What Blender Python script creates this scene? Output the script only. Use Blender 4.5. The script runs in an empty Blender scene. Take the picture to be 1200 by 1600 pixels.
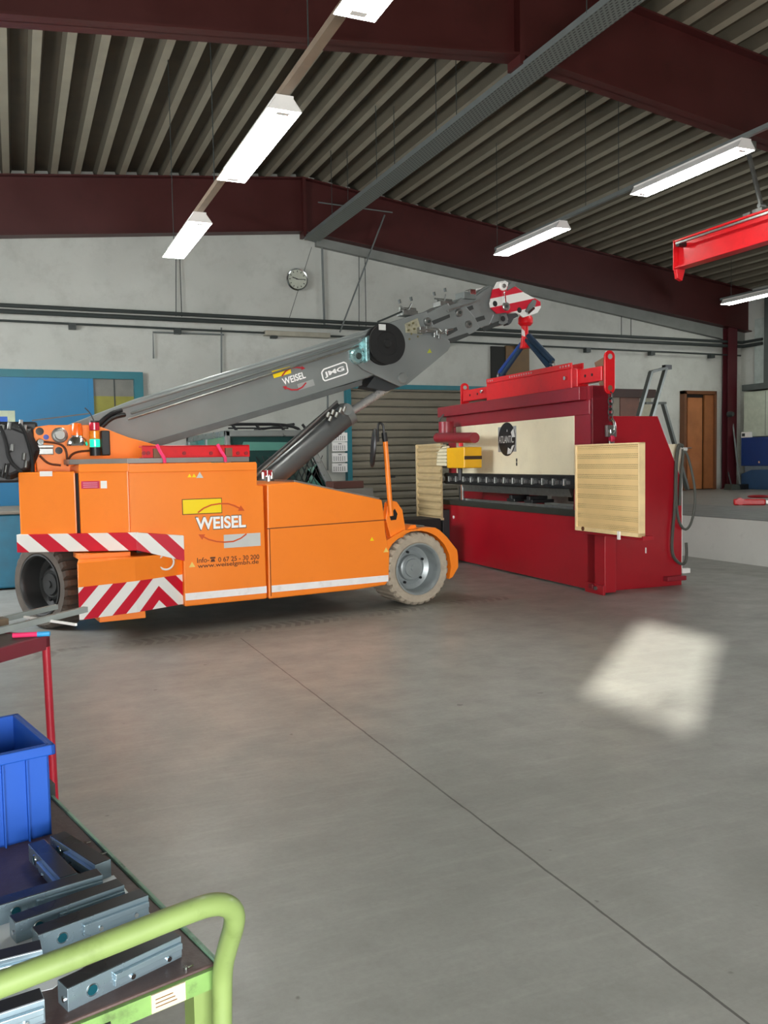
import bpy, bmesh, math, random
from mathutils import Vector, Matrix
random.seed(7)
SC = bpy.context.scene
COL = SC.collection
PI = math.pi
# ------------------------------------------------------------------ camera
FPX, YAW, PIT, ROL, CH = 1337.6, .405115, .0602325, -.01755, 1.4
F = Vector((math.sin(YAW)*math.cos(PIT), math.cos(YAW)*math.cos(PIT), -math.sin(PIT)))
R0 = Vector((math.cos(YAW), -math.sin(YAW), 0)); U0 = R0.cross(F)
R = R0*math.cos(ROL)+U0*math.sin(ROL); U = -R0*math.sin(ROL)+U0*math.cos(ROL)
CP = Vector((0, 0, CH))
cd = bpy.data.cameras.new('camera'); cam = bpy.data.objects.new('camera', cd); COL.objects.link(cam)
cd.sensor_fit = 'VERTICAL'; cd.sensor_height = 32.0; cd.lens = 32.0*FPX/1600; cd.clip_start = .05
cam.matrix_world = Matrix(((R.x, U.x, -F.x, CP.x), (R.y, U.y, -F.y, CP.y), (R.z, U.z, -F.z, CP.z), (0, 0, 0, 1)))
SC.camera = cam
# ------------------------------------------------------------------ light and exposure
SC.view_settings.view_transform = 'Standard'; SC.view_settings.look = 'None'
SC.view_settings.gamma = 1; SC.view_settings.exposure = 0.75
w = bpy.data.worlds.new('world'); SC.world = w; w.use_nodes = True
w.node_tree.nodes['Background'].inputs[0].default_value = (.75, .85, 1, 1)
w.node_tree.nodes['Background'].inputs[1].default_value = .6
sd = bpy.data.lights.new('sun', 'SUN'); sd.energy = 13; sd.angle = math.radians(1.1); sd.color = (1, .95, .86)
SUN_EL = math.radians(22)
sdir = Vector((.735*math.cos(SUN_EL), .678*math.cos(SUN_EL), -math.sin(SUN_EL)))
so = bpy.data.objects.new('sun', sd); COL.objects.link(so); so.rotation_euler = sdir.to_track_quat('-Z', 'Y').to_euler(); so.location = (-6, -5, 8)
def area(name, loc, direction, sx, sy, power, color):
    l = bpy.data.lights.new(name, 'AREA'); l.shape = 'RECTANGLE'; l.size = sx; l.size_y = sy; l.energy = power; l.color = color
    o = bpy.data.objects.new(name, l); COL.objects.link(o); o.location = loc
    o.rotation_euler = Vector(direction).to_track_quat('-Z', 'Y').to_euler(); return o
area('daylight_rear_gate', (-.1, -3.9, 1.25), (.32, 1, .03), 4.2, 2.2, 470, (1, .99, .97))
area('added_fill_left', (-3.4, 10.5, 2.9), (1, .25, -.28), 6.0, 2.0, 450, (.95, .98, 1))  # added fill to brighten the far end; the wall has no opening here
area('daylight_right_window', (16.3, 7.5, 3.0), (-1, .05, -.25), 7.0, 1.6, 230, (.93, .97, 1))

# ------------------------------------------------------------------ helpers
def lin(c):
    if isinstance(c, str): c = tuple(int(c[i:i+2], 16)/255 for i in (0, 2, 4))
    return tuple((x/12.92 if x <= .04045 else ((x+.055)/1.055)**2.4) for x in c)
class NT:
    def __init__(s, m): s.t = m.node_tree; s.n = s.t.nodes; s.l = s.t.links
    def new(s, typ, **k):
        n = s.n.new(typ)
        for a, b in k.items(): setattr(n, a, b)
        return n
    def math(s, op, a, b=None, c=None):
        n = s.new('ShaderNodeMath', operation=op)
        for i, v in enumerate((a, b, c)):
            if v is None: continue
            if isinstance(v, (int, float)): n.inputs[i].default_value = v
            else: s.l.new(v, n.inputs[i])
        return n.outputs[0]
    def mix(s, fac, a, b):
        n = s.new('ShaderNodeMix', data_type='RGBA')
        for i, v in ((0, fac), (6, a), (7, b)):
            if isinstance(v, (int, float)): n.inputs[i].default_value = v
            elif isinstance(v, tuple): n.inputs[i].default_value = (*v[:3], 1)
            else: s.l.new(v, n.inputs[i])
        return n.outputs[2]
    def noise(s, scale, detail=3, vec=None, rough=.55):
        n = s.new('ShaderNodeTexNoise'); n.inputs['Scale'].default_value = scale; n.inputs['Detail'].default_value = detail
        n.inputs['Roughness'].default_value = rough
        if vec is not None: s.l.new(vec, n.inputs['Vector'])
        return n.outputs['Fac']
    def ramp(s, fac, a, b):
        n = s.new('ShaderNodeMapRange'); n.inputs[1].default_value = a; n.inputs[2].default_value = b
        s.l.new(fac, n.inputs[0]); return n.outputs[0]
MATS = {}
def mat(name, col, rough=.5, metal=0, var=.12, scale=6, bump=0, coat=0, emit=0, dirt=None, bscale=60, trans=0):
    if name in MATS: return MATS[name]
    m = bpy.data.materials.new(name); m.use_nodes = True; t = NT(m); b = t.n['Principled BSDF']
    tc = t.new('ShaderNodeTexCoord').outputs['Object']
    c = lin(col); lo = tuple(x*(1-var) for x in c); hi = tuple(min(1, x*(1+var)) for x in c)
    nz = t.ramp(t.noise(scale, 4, tc), .3, .7)
    out = t.mix(nz, lo, hi)
    if dirt:
        out = t.mix(t.math('MULTIPLY', t.ramp(t.noise(dirt[1], 6, tc, .7), .55, .75), dirt[2]), out, lin(dirt[0]))
    t.l.new(out, b.inputs['Base Color'])
    b.inputs['Metallic'].default_value = metal
    t.l.new(t.ramp(nz, -2*1.0, 3) if False else t.math('ADD', t.math('MULTIPLY', nz, .1), rough-.05), b.inputs['Roughness'])
    b.inputs['Coat Weight'].default_value = coat; b.inputs['Coat Roughness'].default_value = .12
    if trans: b.inputs['Transmission Weight'].default_value = trans; b.inputs['IOR'].default_value = 1.45
    if bump:
        bn = t.new('ShaderNodeBump'); bn.inputs['Strength'].default_value = bump; bn.inputs['Distance'].default_value = .01
        t.l.new(t.noise(bscale, 4, tc), bn.inputs['Height']); t.l.new(bn.outputs[0], b.inputs['Normal'])
    if emit:
        b.inputs['Emission Color'].default_value = (*c, 1); b.inputs['Emission Strength'].default_value = emit
    MATS[name] = m; return m
def stripes(name, k, period, uc=None, off=0., red='c8102e', white='e8e8e4'):
    """warning stripes: red and white by object x/z; k slope, uc = chevron centre"""
    m = bpy.data.materials.new(name); m.use_nodes = True; t = NT(m); b = t.n['Principled BSDF']
    sx = t.new('ShaderNodeSeparateXYZ'); t.l.new(t.new('ShaderNodeTexCoord').outputs['Object'], sx.inputs[0])
    x = sx.outputs[0]
    if uc is not None: x = t.math('ABSOLUTE', t.math('SUBTRACT', x, uc))
    v = t.math('ADD', t.math('ADD', t.math('MULTIPLY', x, k), sx.outputs[2]), off)
    fr = t.math('FRACT', t.math('DIVIDE', v, period))
    t.l.new(t.mix(t.math('GREATER_THAN', fr, .5), lin(red), lin(white)), b.inputs['Base Color'])
    b.inputs['Roughness'].default_value = .4
    return m
class MB:
    def __init__(s): s.bm = bmesh.new(); s.slot = 0
    def face(s, vs):
        try:
            f = s.bm.faces.new(vs); f.material_index = s.slot; return f
        except ValueError: return None
    def poly(s, pts):
        return s.face([s.bm.verts.new(p) for p in pts])
    def prism(s, pts, a, b, axis='y'):
        """pts 2-D outline; extruded between a and b along axis. axis y: pts=(x,z); x: pts=(y,z); z: pts=(x,y)"""
        def mk(p, t): return {'y': (p[0], t, p[1]), 'x': (t, p[0], p[1]), 'z': (p[0], p[1], t)}[axis]
        v0 = [s.bm.verts.new(mk(p, a)) for p in pts]; v1 = [s.bm.verts.new(mk(p, b)) for p in pts]
        s.face(v0[::-1]); s.face(v1); n = len(pts)
        for i in range(n): s.face([v0[i], v0[(i+1) % n], v1[(i+1) % n], v1[i]])
        return s
    def box(s, x0, x1, y0, y1, z0, z1):
        return s.prism([(x0, z0), (x1, z0), (x1, z1), (x0, z1)], y0, y1)
    def hexa(s, b, t):
        """b,t four base and four top points"""
        v0 = [s.bm.verts.new(p) for p in b]; v1 = [s.bm.verts.new(p) for p in t]
        s.face(v0[::-1]); s.face(v1)
        for i in range(4): s.face([v0[i], v0[(i+1) % 4], v1[(i+1) % 4], v1[i]])
        return s
    def obox(s, p0, p1, w, h, up=(0, 0, 1)):
        """bar from p0 to p1, width w sideways, height h along up"""
        p0 = Vector(p0); p1 = Vector(p1); d = (p1-p0).normalized(); sd_ = d.cross(Vector(up)).normalized(); u = sd_.cross(d)
        c = [(-w/2, -h/2), (w/2, -h/2), (w/2, h/2), (-w/2, h/2)]
        return s.hexa([p0+sd_*a+u*b for a, b in c], [p1+sd_*a+u*b for a, b in c])
    def cyl(s, p0, p1, r, r2=None, n=24, cap=True):
        p0 = Vector(p0); p1 = Vector(p1); r2 = r if r2 is None else r2
        q = (p1-p0).to_track_quat('Z', 'Y'); a = []; b = []
        for i in range(n):
            e = Vector((math.cos(2*PI*i/n), math.sin(2*PI*i/n), 0))
            a.append(s.bm.verts.new(p0+q@(e*r))); b.append(s.bm.verts.new(p1+q@(e*r2)))
        for i in range(n): s.face([a[i], a[(i+1) % n], b[(i+1) % n], b[i]])
        if cap: s.face(a[::-1]); s.face(b)
        return s
    def lathe(s, prof, o, ax, n=48, close=False):
        """prof [(radius, offset along ax)]"""
        o = Vector(o); ax = Vector(ax).normalized(); q = ax.to_track_quat('Z', 'Y'); rings = []
        for r, h in prof:
            if r < 1e-6: rings.append([s.bm.verts.new(o+ax*h)])
            else: rings.append([s.bm.verts.new(o+ax*h+q@Vector((r*math.cos(2*PI*i/n), r*math.sin(2*PI*i/n), 0))) for i in range(n)])
        pr = list(zip(rings, rings[1:]))
        if close: pr.append((rings[-1], rings[0]))
        for A, B in pr:
            for i in range(n):
                j = (i+1) % n
                if len(A) == 1 and len(B) == 1: continue
                if len(A) == 1: s.face([A[0], B[i], B[j]])
                elif len(B) == 1: s.face([A[i], A[j], B[0]])
                else: s.face([A[i], A[j], B[j], B[i]])
        return s
    def tube(s, pts, r, n=10, smooth=2):
        pts = [Vector(p) for p in pts]
        for _ in range(smooth):
            if len(pts) < 3: break
            q = [pts[0]]
            for a, b in zip(pts, pts[1:]): q += [a.lerp(b, .25), a.lerp(b, .75)]
            pts = q+[pts[-1]]
        rings = []; prev = None
        for i, p in enumerate(pts):
            d = (pts[min(i+1, len(pts)-1)]-pts[max(i-1, 0)]).normalized()
            if prev is None: u = d.orthogonal().normalized()
            else: u = (prev-d*prev.dot(d)).normalized()
            prev = u; v = d.cross(u)
            rings.append([s.bm.verts.new(p+(u*math.cos(2*PI*k/n)+v*math.sin(2*PI*k/n))*r) for k in range(n)])
        for A, B in zip(rings, rings[1:]):
            for k in range(n): s.face([A[k], A[(k+1) % n], B[(k+1) % n], B[k]])
        s.face(rings[0][::-1]); s.face(rings[-1]); return s
    def ribbon(s, pts, wd, y0, y1):
        """flat band along 2-D (x,z) pts, width wd, between y0,y1"""
        for (a, b) in zip(pts, pts[1:]):
            a = Vector(a); b = Vector(b); n_ = (b-a).normalized(); n_ = Vector((-n_.y, n_.x))*wd/2
            s.prism([tuple(a-n_), tuple(b-n_), tuple(b+n_), tuple(a+n_)], y0, y1)
        return s
    def build(s, name, m, parent=None, smooth=False, bevel=0, mats=None):
        bmesh.ops.recalc_face_normals(s.bm, faces=s.bm.faces)
        me = bpy.data.meshes.new(name); s.bm.to_mesh(me); s.bm.free()
        for x in (mats or [m]): me.materials.append(x)
        if smooth:
            me.polygons.foreach_set('use_smooth', [True]*len(me.polygons))
            try: me.set_sharp_from_angle(angle=math.radians(35))
            except Exception: pass
        o = bpy.data.objects.new(name, me); COL.objects.link(o)
        if parent is not None: o.parent = parent
        if bevel:
            b = o.modifiers.new('bevel', 'BEVEL'); b.width = bevel; b.segments = 2; b.limit_method = 'ANGLE'; b.angle_limit = math.radians(40)
        return o
def tag(o, label, cat=None, group=None, kind=None):
    if label: o['label'] = label
    if cat: o['category'] = cat
    if group: o['group'] = group
    if kind: o['kind'] = kind
    return o
def struct(o): o['kind'] = 'structure'; return o
def thing(name, label, cat, loc=(0, 0, 0), rz=0, group=None):
    o = bpy.data.objects.new(name, None); COL.objects.link(o); o.location = loc; o.rotation_euler = (0, 0, rz); o.empty_display_size = .2
    return tag(o, label, cat, group)
def dup(root, loc=None, rz=None, label=None, group=None):
    r = root.copy(); COL.objects.link(r)
    if loc is not None: r.location = loc
    if rz is not None: r.rotation_euler = (0, 0, rz)
    if label: r['label'] = label
    if group: r['group'] = group
    for ch in list(root.children):
        c = ch.copy(); COL.objects.link(c); c.parent = r
        for g in list(ch.children):
            d = g.copy(); COL.objects.link(d); d.parent = c
    return r
class Frame:
    """local axes of a thing; turns a direction seen from the photograph's standpoint into a local point on a known plane"""
    def __init__(s, o, ang): s.o = Vector(o); s.a = ang; s.i = Matrix.Rotation(-ang, 3, 'Z'); s.c = s.i@(CP-s.o)
    def ray(s, px, py): return s.i@(F+R*((px-600)/FPX)+U*((800-py)/FPX))
    def on(s, px, py, ax, v):
        r = s.ray(px, py); t = (v-s.c[ax])/r[ax]; return s.c+r*t
    def x(s, px, py, v): return s.on(px, py, 0, v)
    def y(s, px, py, v=0): return s.on(px, py, 1, v)
    def z(s, px, py, v=0): return s.on(px, py, 2, v)
    def xz(s, pts, v=0): return [(q.x, q.z) for q in (s.on(a, b, 1, v) for a, b in pts)]
    def yz(s, pts, v=0): return [(q.y, q.z) for q in (s.on(a, b, 0, v) for a, b in pts)]
W = Frame((0, 0, 0), 0)
def text(name, body, x0, x1, z0, z1, y, m, parent, bold=0., slope=0., ext=.0008, shear=0.):
    """lettering fitted into a box on a plane facing local -y"""
    c = bpy.data.curves.new(name, 'FONT'); c.body = body; c.size = 1; c.extrude = .01; c.offset = bold; c.shear = shear
    o = bpy.data.objects.new(name, c); COL.objects.link(o)
    me = bpy.data.meshes.new_from_object(o.evaluated_get(bpy.context.evaluated_depsgraph_get()))
    bpy.data.objects.remove(o)
    xs = [v.co.x for v in me.vertices]; ys = [v.co.y for v in me.vertices]
    ax, bx, ay, by = min(xs), max(xs), min(ys), max(ys); sx = (x1-x0)/(bx-ax); sy = (z1-z0)/(by-ay)
    for v in me.vertices:
        px = (v.co.x-ax)*sx; py = (v.co.y-ay)*sy
        v.co = (x0+px*math.cos(slope)-py*math.sin(slope), y-(.0 if v.co.z < 0 else ext), z0+px*math.sin(slope)+py*math.cos(slope))
    me.materials.clear(); me.materials.append(m)
    o = bpy.data.objects.new(name, me); COL.objects.link(o); o.parent = parent; return o

# ------------------------------------------------------------------ materials
def floor_material():
    m = bpy.data.materials.new('concrete_floor'); m.use_nodes = True; t = NT(m); b = t.n['Principled BSDF']
    tc = t.new('ShaderNodeTexCoord').outputs['Object']
    big = t.ramp(t.noise(.55, 5, tc), .3, .7); mid = t.ramp(t.noise(3.2, 6, tc, .65), .35, .65); fine = t.noise(45, 5, tc, .7)
    mp = t.new('ShaderNodeMapping'); mp.inputs['Scale'].default_value = (.8, 6, 1); mp.inputs['Rotation'].default_value = (0, 0, .5); t.l.new(tc, mp.inputs[0])
    scr = t.ramp(t.noise(2.5, 6, mp.outputs[0], .7), .5, .75)
    c = t.mix(big, lin('80827d'), lin('969791'))
    c = t.mix(t.math('MULTIPLY', mid, .45), c, lin('767671'))
    c = t.mix(t.math('MULTIPLY', scr, .35), c, lin('a3a49d'))
    c = t.mix(t.math('MULTIPLY', t.ramp(fine, .4, .7), .15), c, lin('504d47'))
    spots = t.ramp(t.noise(9, 2, tc), .735, .76)
    c = t.mix(t.math('MULTIPLY', spots, .6), c, lin('403c36'))
    sp = t.new('ShaderNodeSeparateXYZ'); t.l.new(tc, sp.inputs[0])
    # expansion joint running the length of the hall
    wob = t.math('MULTIPLY', t.math('SUBTRACT', t.noise(8, 3, tc), .5), .01)
    dj = t.math('ABSOLUTE', t.math('ADD', t.math('SUBTRACT', sp.outputs[0], 1.6025), wob))
    j = t.math('MULTIPLY', t.math('LESS_THAN', dj, .0045), t.math('LESS_THAN', sp.outputs[1], 6.7))
    c = t.mix(t.math('MULTIPLY', j, .8), c, lin('2a2723'))
    # rubber tyre track with tread blocks in front of the crane
    yy = t.math('SUBTRACT', sp.outputs[1], t.math('MULTIPLY', sp.outputs[0], .14))
    d1 = t.math('ABSOLUTE', t.math('SUBTRACT', yy, 6.78))
    tr = t.math('MULTIPLY', t.math('LESS_THAN', d1, .13), t.math('LESS_THAN', t.math('FRACT', t.math('ADD', t.math('MULTIPLY', sp.outputs[0], 11), t.math('MULTIPLY', d1, 4))), .6))
    tr = t.math('MULTIPLY', tr, t.ramp(t.noise(1.3, 3, tc), .42, .6))
    tr = t.math('MULTIPLY', tr, t.math('LESS_THAN', sp.outputs[0], 4.5))
    c = t.mix(t.math('MULTIPLY', tr, .55), c, lin('3c3833'))
    t.l.new(c, b.inputs['Base Color'])
    t.l.new(t.math('ADD', t.math('MULTIPLY', mid, .12), .33), b.inputs['Roughness'])
    b.inputs['Specular IOR Level'].default_value = .5
    bn = t.new('ShaderNodeBump'); bn.inputs['Strength'].default_value = .12; bn.inputs['Distance'].default_value = .004
    t.l.new(t.noise(30, 6, tc), bn.inputs['Height']); t.l.new(bn.outputs[0], b.inputs['Normal'])
    return m
def wall_material():
    m = bpy.data.materials.new('whitewashed_wall'); m.use_nodes = True; t = NT(m); b = t.n['Principled BSDF']
    tc = t.new('ShaderNodeTexCoord').outputs['Object']
    c = t.mix(t.ramp(t.noise(.7, 5, tc), .3, .7), lin('b4b6ae'), lin('c6c8c0'))
    c = t.mix(t.math('MULTIPLY', t.ramp(t.noise(2.2, 7, tc, .7), .5, .72), .35), c, lin('94948b'))
    mp = t.new('ShaderNodeMapping'); mp.inputs['Rotation'].default_value = (PI/2, 0, 0); t.l.new(tc, mp.inputs[0])
    br = t.new('ShaderNodeTexBrick'); t.l.new(mp.outputs[0], br.inputs['Vector'])
    br.inputs['Scale'].default_value = 1; br.inputs['Brick Width'].default_value = .5; br.inputs['Row Height'].default_value = .25; br.inputs['Mortar Size'].default_value = .006
    t.l.new(c, b.inputs['Base Color']); b.inputs['Roughness'].default_value = .8
    bn = t.new('ShaderNodeBump'); bn.inputs['Strength'].default_value = .25; bn.inputs['Distance'].default_value = .01
    t.l.new(t.math('SUBTRACT', t.noise(14, 6, tc), t.math('MULTIPLY', br.outputs['Fac'], .4)), bn.inputs['Height']); t.l.new(bn.outputs[0], b.inputs['Normal'])
    return m
def perf_material(name, base, dark, nx, nz, bands):
    """sheet with punched rows arranged in horizontal bands; object x/z coordinates"""
    m = bpy.data.materials.new(name); m.use_nodes = True; t = NT(m); b = t.n['Principled BSDF']
    tc = t.new('ShaderNodeTexCoord').outputs['Object']; sp = t.new('ShaderNodeSeparateXYZ'); t.l.new(tc, sp.inputs[0])
    x, z = sp.outputs[0], sp.outputs[2]
    fz = t.math('FRACT', t.math('MULTIPLY', z, nz)); row = t.math('FLOOR', t.math('MULTIPLY', z, nz))
    fx = t.math('FRACT', t.math('ADD', t.math('MULTIPLY', x, nx), t.math('MULTIPLY', row, .5)))
    h = t.math('MULTIPLY', t.math('LESS_THAN', fx, .6), t.math('LESS_THAN', fz, .42))
    bd = t.math('LESS_THAN', t.math('FRACT', t.math('MULTIPLY', z, bands)), .52)
    h = t.math('MULTIPLY', h, bd)
    c = t.mix(t.ramp(t.noise(4, 4, tc), .3, .7), tuple(v*.9 for v in lin(base)), lin(base))
    dust = t.ramp(t.noise(1.7, 3, tc), .4, .62)
    c = t.mix(t.math('MULTIPLY', h, t.math('ADD', t.math('MULTIPLY', dust, .7), .3)), c, lin(dark))
    t.l.new(c, b.inputs['Base Color']); b.inputs['Roughness'].default_value = .5
    return m
M_floor = floor_material(); M_wall = wall_material()
M_beam = mat('maroon_steel', '451917', .45, var=.12, scale=2, dirt=('2c0f0d', 3, .4))
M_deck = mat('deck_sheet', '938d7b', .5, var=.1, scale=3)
M_deckdark = mat('deck_recess_dark', '4f4638', .8, var=.2, scale=3)  # plain darker brown for the recess tops and roof backing
M_galv = mat('galvanised', '9a9c99', .35, .85, var=.15, scale=20)
M_grey = mat('crane_grey', '7b807f', .38, .1, var=.06, scale=3, coat=.2)
M_greyd = mat('cylinder_grey', '5b5e5e', .35, .2, var=.08, scale=4, coat=.2)
M_org = mat('crane_orange', 'fd8722', .42, var=.04, scale=2.5, coat=.12, dirt=('c25a12', 5, .12))
M_black = mat('black_plastic', '17181a', .45, var=.2)
M_rub = mat('grey_rubber', 'ab9f8e', .85, var=.15, scale=9, bump=.3, dirt=('6b6157', 8, .6))
M_rubd = mat('dark_rubber', '4d463f', .85, var=.2, scale=9, bump=.3)
M_rim = mat('rim_grey', '9aa1a2', .35, .35, var=.08, scale=6, dirt=('5f6060', 7, .35))
M_rimd = mat('rim_dark', '2b2c2c', .5, .2, var=.15)
M_chrome = mat('chrome', 'd6dadb', .15, 1, var=.05)
M_red = mat('rigging_red', 'd8101c', .38, var=.08, scale=5, coat=.3, dirt=('8a0d12', 9, .3))
M_pred = mat('press_red', 'a00f1f', .34, var=.08, scale=2, coat=.35, dirt=('7d0c18', 4, .3))
M_pmar = mat('press_maroon', '8a1a28', .42, var=.08, scale=3, coat=.2, dirt=('5c121b', 5, .3))
M_cream = mat('press_cream', 'e9e0c2', .4, var=.05, scale=3, dirt=('bfb394', 7, .25))
M_yel = mat('yellow_paint', 'eab010', .4, var=.06)
M_white = mat('white_paint', 'eceae6', .4, var=.04)
M_wtape = mat('white_tape', 'f0eeee', .35, var=.05, scale=8, dirt=('cfc5bd', 12, .5))
M_letw = mat('white_lettering', 'f7f7f7', .4, var=.01)
M_letk = mat('dark_lettering', '5a2c10', .5, var=.05)
M_logy = mat('logo_yellow', 'fadb0c', .4, var=.02)
M_logg = mat('logo_grey', 'c9cbc8', .4, var=.04)
M_logr = mat('logo_arrow_red', 'd2541a', .45, var=.05)
M_logr2 = mat('logo_arrow_crimson', 'b32430', .45, var=.05)
M_teal = mat('teal_frame', '1c707c', .45, var=.07, scale=3)
M_gate = mat('gate_blue', '1378a8', .45, var=.06, scale=1.5)
M_conduit = mat('dark_pipe', '3a403e', .5, .2, var=.1)
M_conduitg = mat('grey_conduit', '6d7371', .5, .2, var=.1)
M_wood = mat('door_veneer', 'a5673a', .35, var=.15, scale=3, coat=.2)
M_wooddk = mat('door_frame_brown', '6b4226', .4, var=.1)
M_lamp = mat('lamp_tube_glow', 'fdfff8', .4, var=0, emit=17)
M_glass = mat('tinted_glass', '1b3a38', .08, var=.05, coat=.3)
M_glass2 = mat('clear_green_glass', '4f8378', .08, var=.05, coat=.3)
M_navy = mat('navy_blue', '15346e', .45, var=.08)
M_sling = mat('sling_blue', '1b3f86', .7, var=.12, scale=20, bump=.3, bscale=120)
M_slingd = mat('sling_dark_blue', '17364f', .7, var=.12, scale=20)
M_ptag = mat('pink_ribbon', 'f0306c', .6)
M_brownb = mat('brown_block', '7a5a44', .7)

# ------------------------------------------------------------------ building shell
XL, XR, YF, YB, XRG = -3.5, 16.46, -4.0, 16.0, 5.2
def soff(x):       # underside of the rafters
    return 5.222+.101*x if x < XRG else 5.746-.1245*(x-XRG)
DEP = 1.0
PH, PX = .567, 8.5
struct(MB().prism([(XL-.2, YF-.2), (XR+.2, YF-.2), (XR+.2, YB+.2), (XL-.2, YB+.2)], -.2, 0, 'z').build('floor', M_floor))
M_plat = mat('platform_concrete', '75716a', .5, var=.12, scale=2, dirt=('4d4943', 3, .4), bump=.2)
M_platw = mat('platform_whitewash', 'cfd2cd', .7, var=.06, scale=2, dirt=('9fa09a', 4, .35), bump=.2)
b = MB(); b.slot = 1; b.box(PX, XR, YF, YB, .001, PH-.002); b.slot = 0; b.box(PX, XR, YF, YB, PH-.002, PH)
struct(b.build('trim_1', None, mats=[M_plat, M_platw]))['label'] = 'raised concrete loading platform with whitewashed face'
M_edge = mat('platform_edge_band', '5b5f5d', .45, .1, var=.08)
struct(MB().box(PX, PX+1.95, YF, 13.6, PH, PH+.006).build('trim_2', M_edge))
# far wall
wb = MB()
top = [(XL, soff(XL)+DEP+.2), (XRG, soff(XRG)+DEP+.2), (XR, soff(XR)+DEP+.2)]
wb.prism([(XL-.2, 0), (XR+.2, 0), (XR+.2, top[2][1]), (XRG, top[1][1]), (XL-.2, top[0][1])], YB, YB+.25)
struct(wb.build('wall_far', M_wall))
struct(MB().box(XR, XR+.2, YF, YB, 0, 5.6).build('wall_right', M_wall))
# left wall with the window the sun comes through
wy0, wy1, wz0, wz1 = -2.96, -1.92, 3.62, 4.68
b = MB(); b.box(XL-.2, XL, YF, wy0, 0, 6.2); b.box(XL-.2, XL, wy1, YB, 0, 6.2); b.box(XL-.2, XL, wy0, wy1, 0, wz0); b.box(XL-.2, XL, wy0, wy1, wz1, 6.2)
struct(b.build('wall_left', M_wall))
b = MB(); b.obox((XL-.1, wy0+.36, wz0-.0), (XL-.1, wy0+.22, wz0+.30), .035, .03, (1, 0, 0)); b.obox((XL-.1, wy0+.64, wz0), (XL-.1, wy0+.22, wz0+.30), .035, .03, (1, 0, 0))
struct(b.build('window_1', M_conduit))
b = MB(); b.box(XL-.2, -2.4, YF-.2, YF, 0, 7); b.box(2.2, XR, YF-.2, YF, 0, 7); b.box(-2.4, 2.2, YF-.2, YF, 3.0, 7)
struct(b.build('wall_near', M_wall))
# trapezoidal roof deck
dk = MB()
pitch = .37; xs = []
x = XL-.2
prof = []
while x < XR+.3:
    for dx, up in ((0, 0), (.105, 0), (.14, .15), (.335, .15)):
        xx = x+dx; prof.append((xx, soff(xx)+DEP+up, up))
    x += pitch
# keep the ridge exact
th = .01
for (a, c) in zip(prof, prof[1:]):
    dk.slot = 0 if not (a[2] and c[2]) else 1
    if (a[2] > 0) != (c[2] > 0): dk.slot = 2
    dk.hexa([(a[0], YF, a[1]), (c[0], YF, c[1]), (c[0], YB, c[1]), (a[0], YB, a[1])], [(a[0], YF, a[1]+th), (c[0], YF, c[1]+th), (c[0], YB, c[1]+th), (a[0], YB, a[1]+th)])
dk.slot = 1
dk.hexa([(XL-.3, YF-.3, soff(XL)+DEP+.3), (XRG, YF-.3, soff(XRG)+DEP+.3), (XRG, YB+.3, soff(XRG)+DEP+.3), (XL-.3, YB+.3, soff(XL)+DEP+.3)],
        [(XL-.3, YF-.3, soff(XL)+DEP+.4), (XRG, YF-.3, soff(XRG)+DEP+.4), (XRG, YB+.3, soff(XRG)+DEP+.4), (XL-.3, YB+.3, soff(XL)+DEP+.4)])
dk.hexa([(XRG, YF-.3, soff(XRG)+DEP+.3), (XR+.3, YF-.3, soff(XR)+DEP+.3), (XR+.3, YB+.3, soff(XR)+DEP+.3), (XRG, YB+.3, soff(XRG)+DEP+.3)],
        [(XRG, YF-.3, soff(XRG)+DEP+.4), (XR+.3, YF-.3, soff(XR)+DEP+.4), (XR+.3, YB+.3, soff(XR)+DEP+.4), (XRG, YB+.3, soff(XRG)+DEP+.4)])
struct(dk.build('ceiling', None, mats=[M_deck, M_deckdark, mat('deck_web_dark', '5f594b', .6, var=.1, scale=3)]))  # webs in a plain brown, darker than the flanges
def rafter(y, n):
    for x0, x1 in ((XL, XRG), (XRG, XR)):
        b = MB(); z0, z1 = soff(x0), soff(x1)
        b.prism([(x0, z0), (x1, z1), (x1, z1+DEP), (x0, z0+DEP)], y-.01, y+.01)
        for o_ in (0, DEP-.025): b.prism([(x0, z0+o_), (x1, z1+o_), (x1, z1+o_+.022), (x0, z0+o_+.022)], y-.125, y+.125)
        for k in range(1, 5):
            xx = x0+(x1-x0)*k/5
            if n == 2: b.box(xx-.006, xx+.006, y-.12, y+.12, soff(xx)+.03, soff(xx)+DEP-.04)
        if x0 == XL: b.box(XRG-.03, XRG+.03, y-.13, y+.13, soff(XRG)-.1, soff(XRG)+DEP)
        struct(b.build('trim_%d' % n, M_beam)); n += 1
rafter(8.245, 3); rafter(.6, 5); rafter(15.78, 7)
# steel column by the far wall, standing on the platform
b = MB(); cx = 15.9
b.box(cx-.14, cx+.14, 15.70, 15.715, PH, 4.42); b.box(cx-.14, cx+.14, 15.87, 15.885, PH, 4.42); b.box(cx-.008, cx+.008, 15.715, 15.87, PH, 4.42)
b.box(cx-.17, cx+.17, 15.68, 15.9, PH, PH+.02)
struct(b.build('trim_9', mat('column_maroon', '4c1a20', .4, var=.1, scale=3)))
# plaster ledge below the rafter on the right
b = MB(); b.prism([(XRG+.3, soff(XRG+.3)-.16), (XR, soff(XR)-.26), (XR, soff(XR)+.0), (XRG+.3, soff(XRG+.3)-.0)], 15.88, YB)
struct(b.build('trim_10', mat('grey_ledge', '7c7f7a', .8, var=.12, scale=3)))

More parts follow.
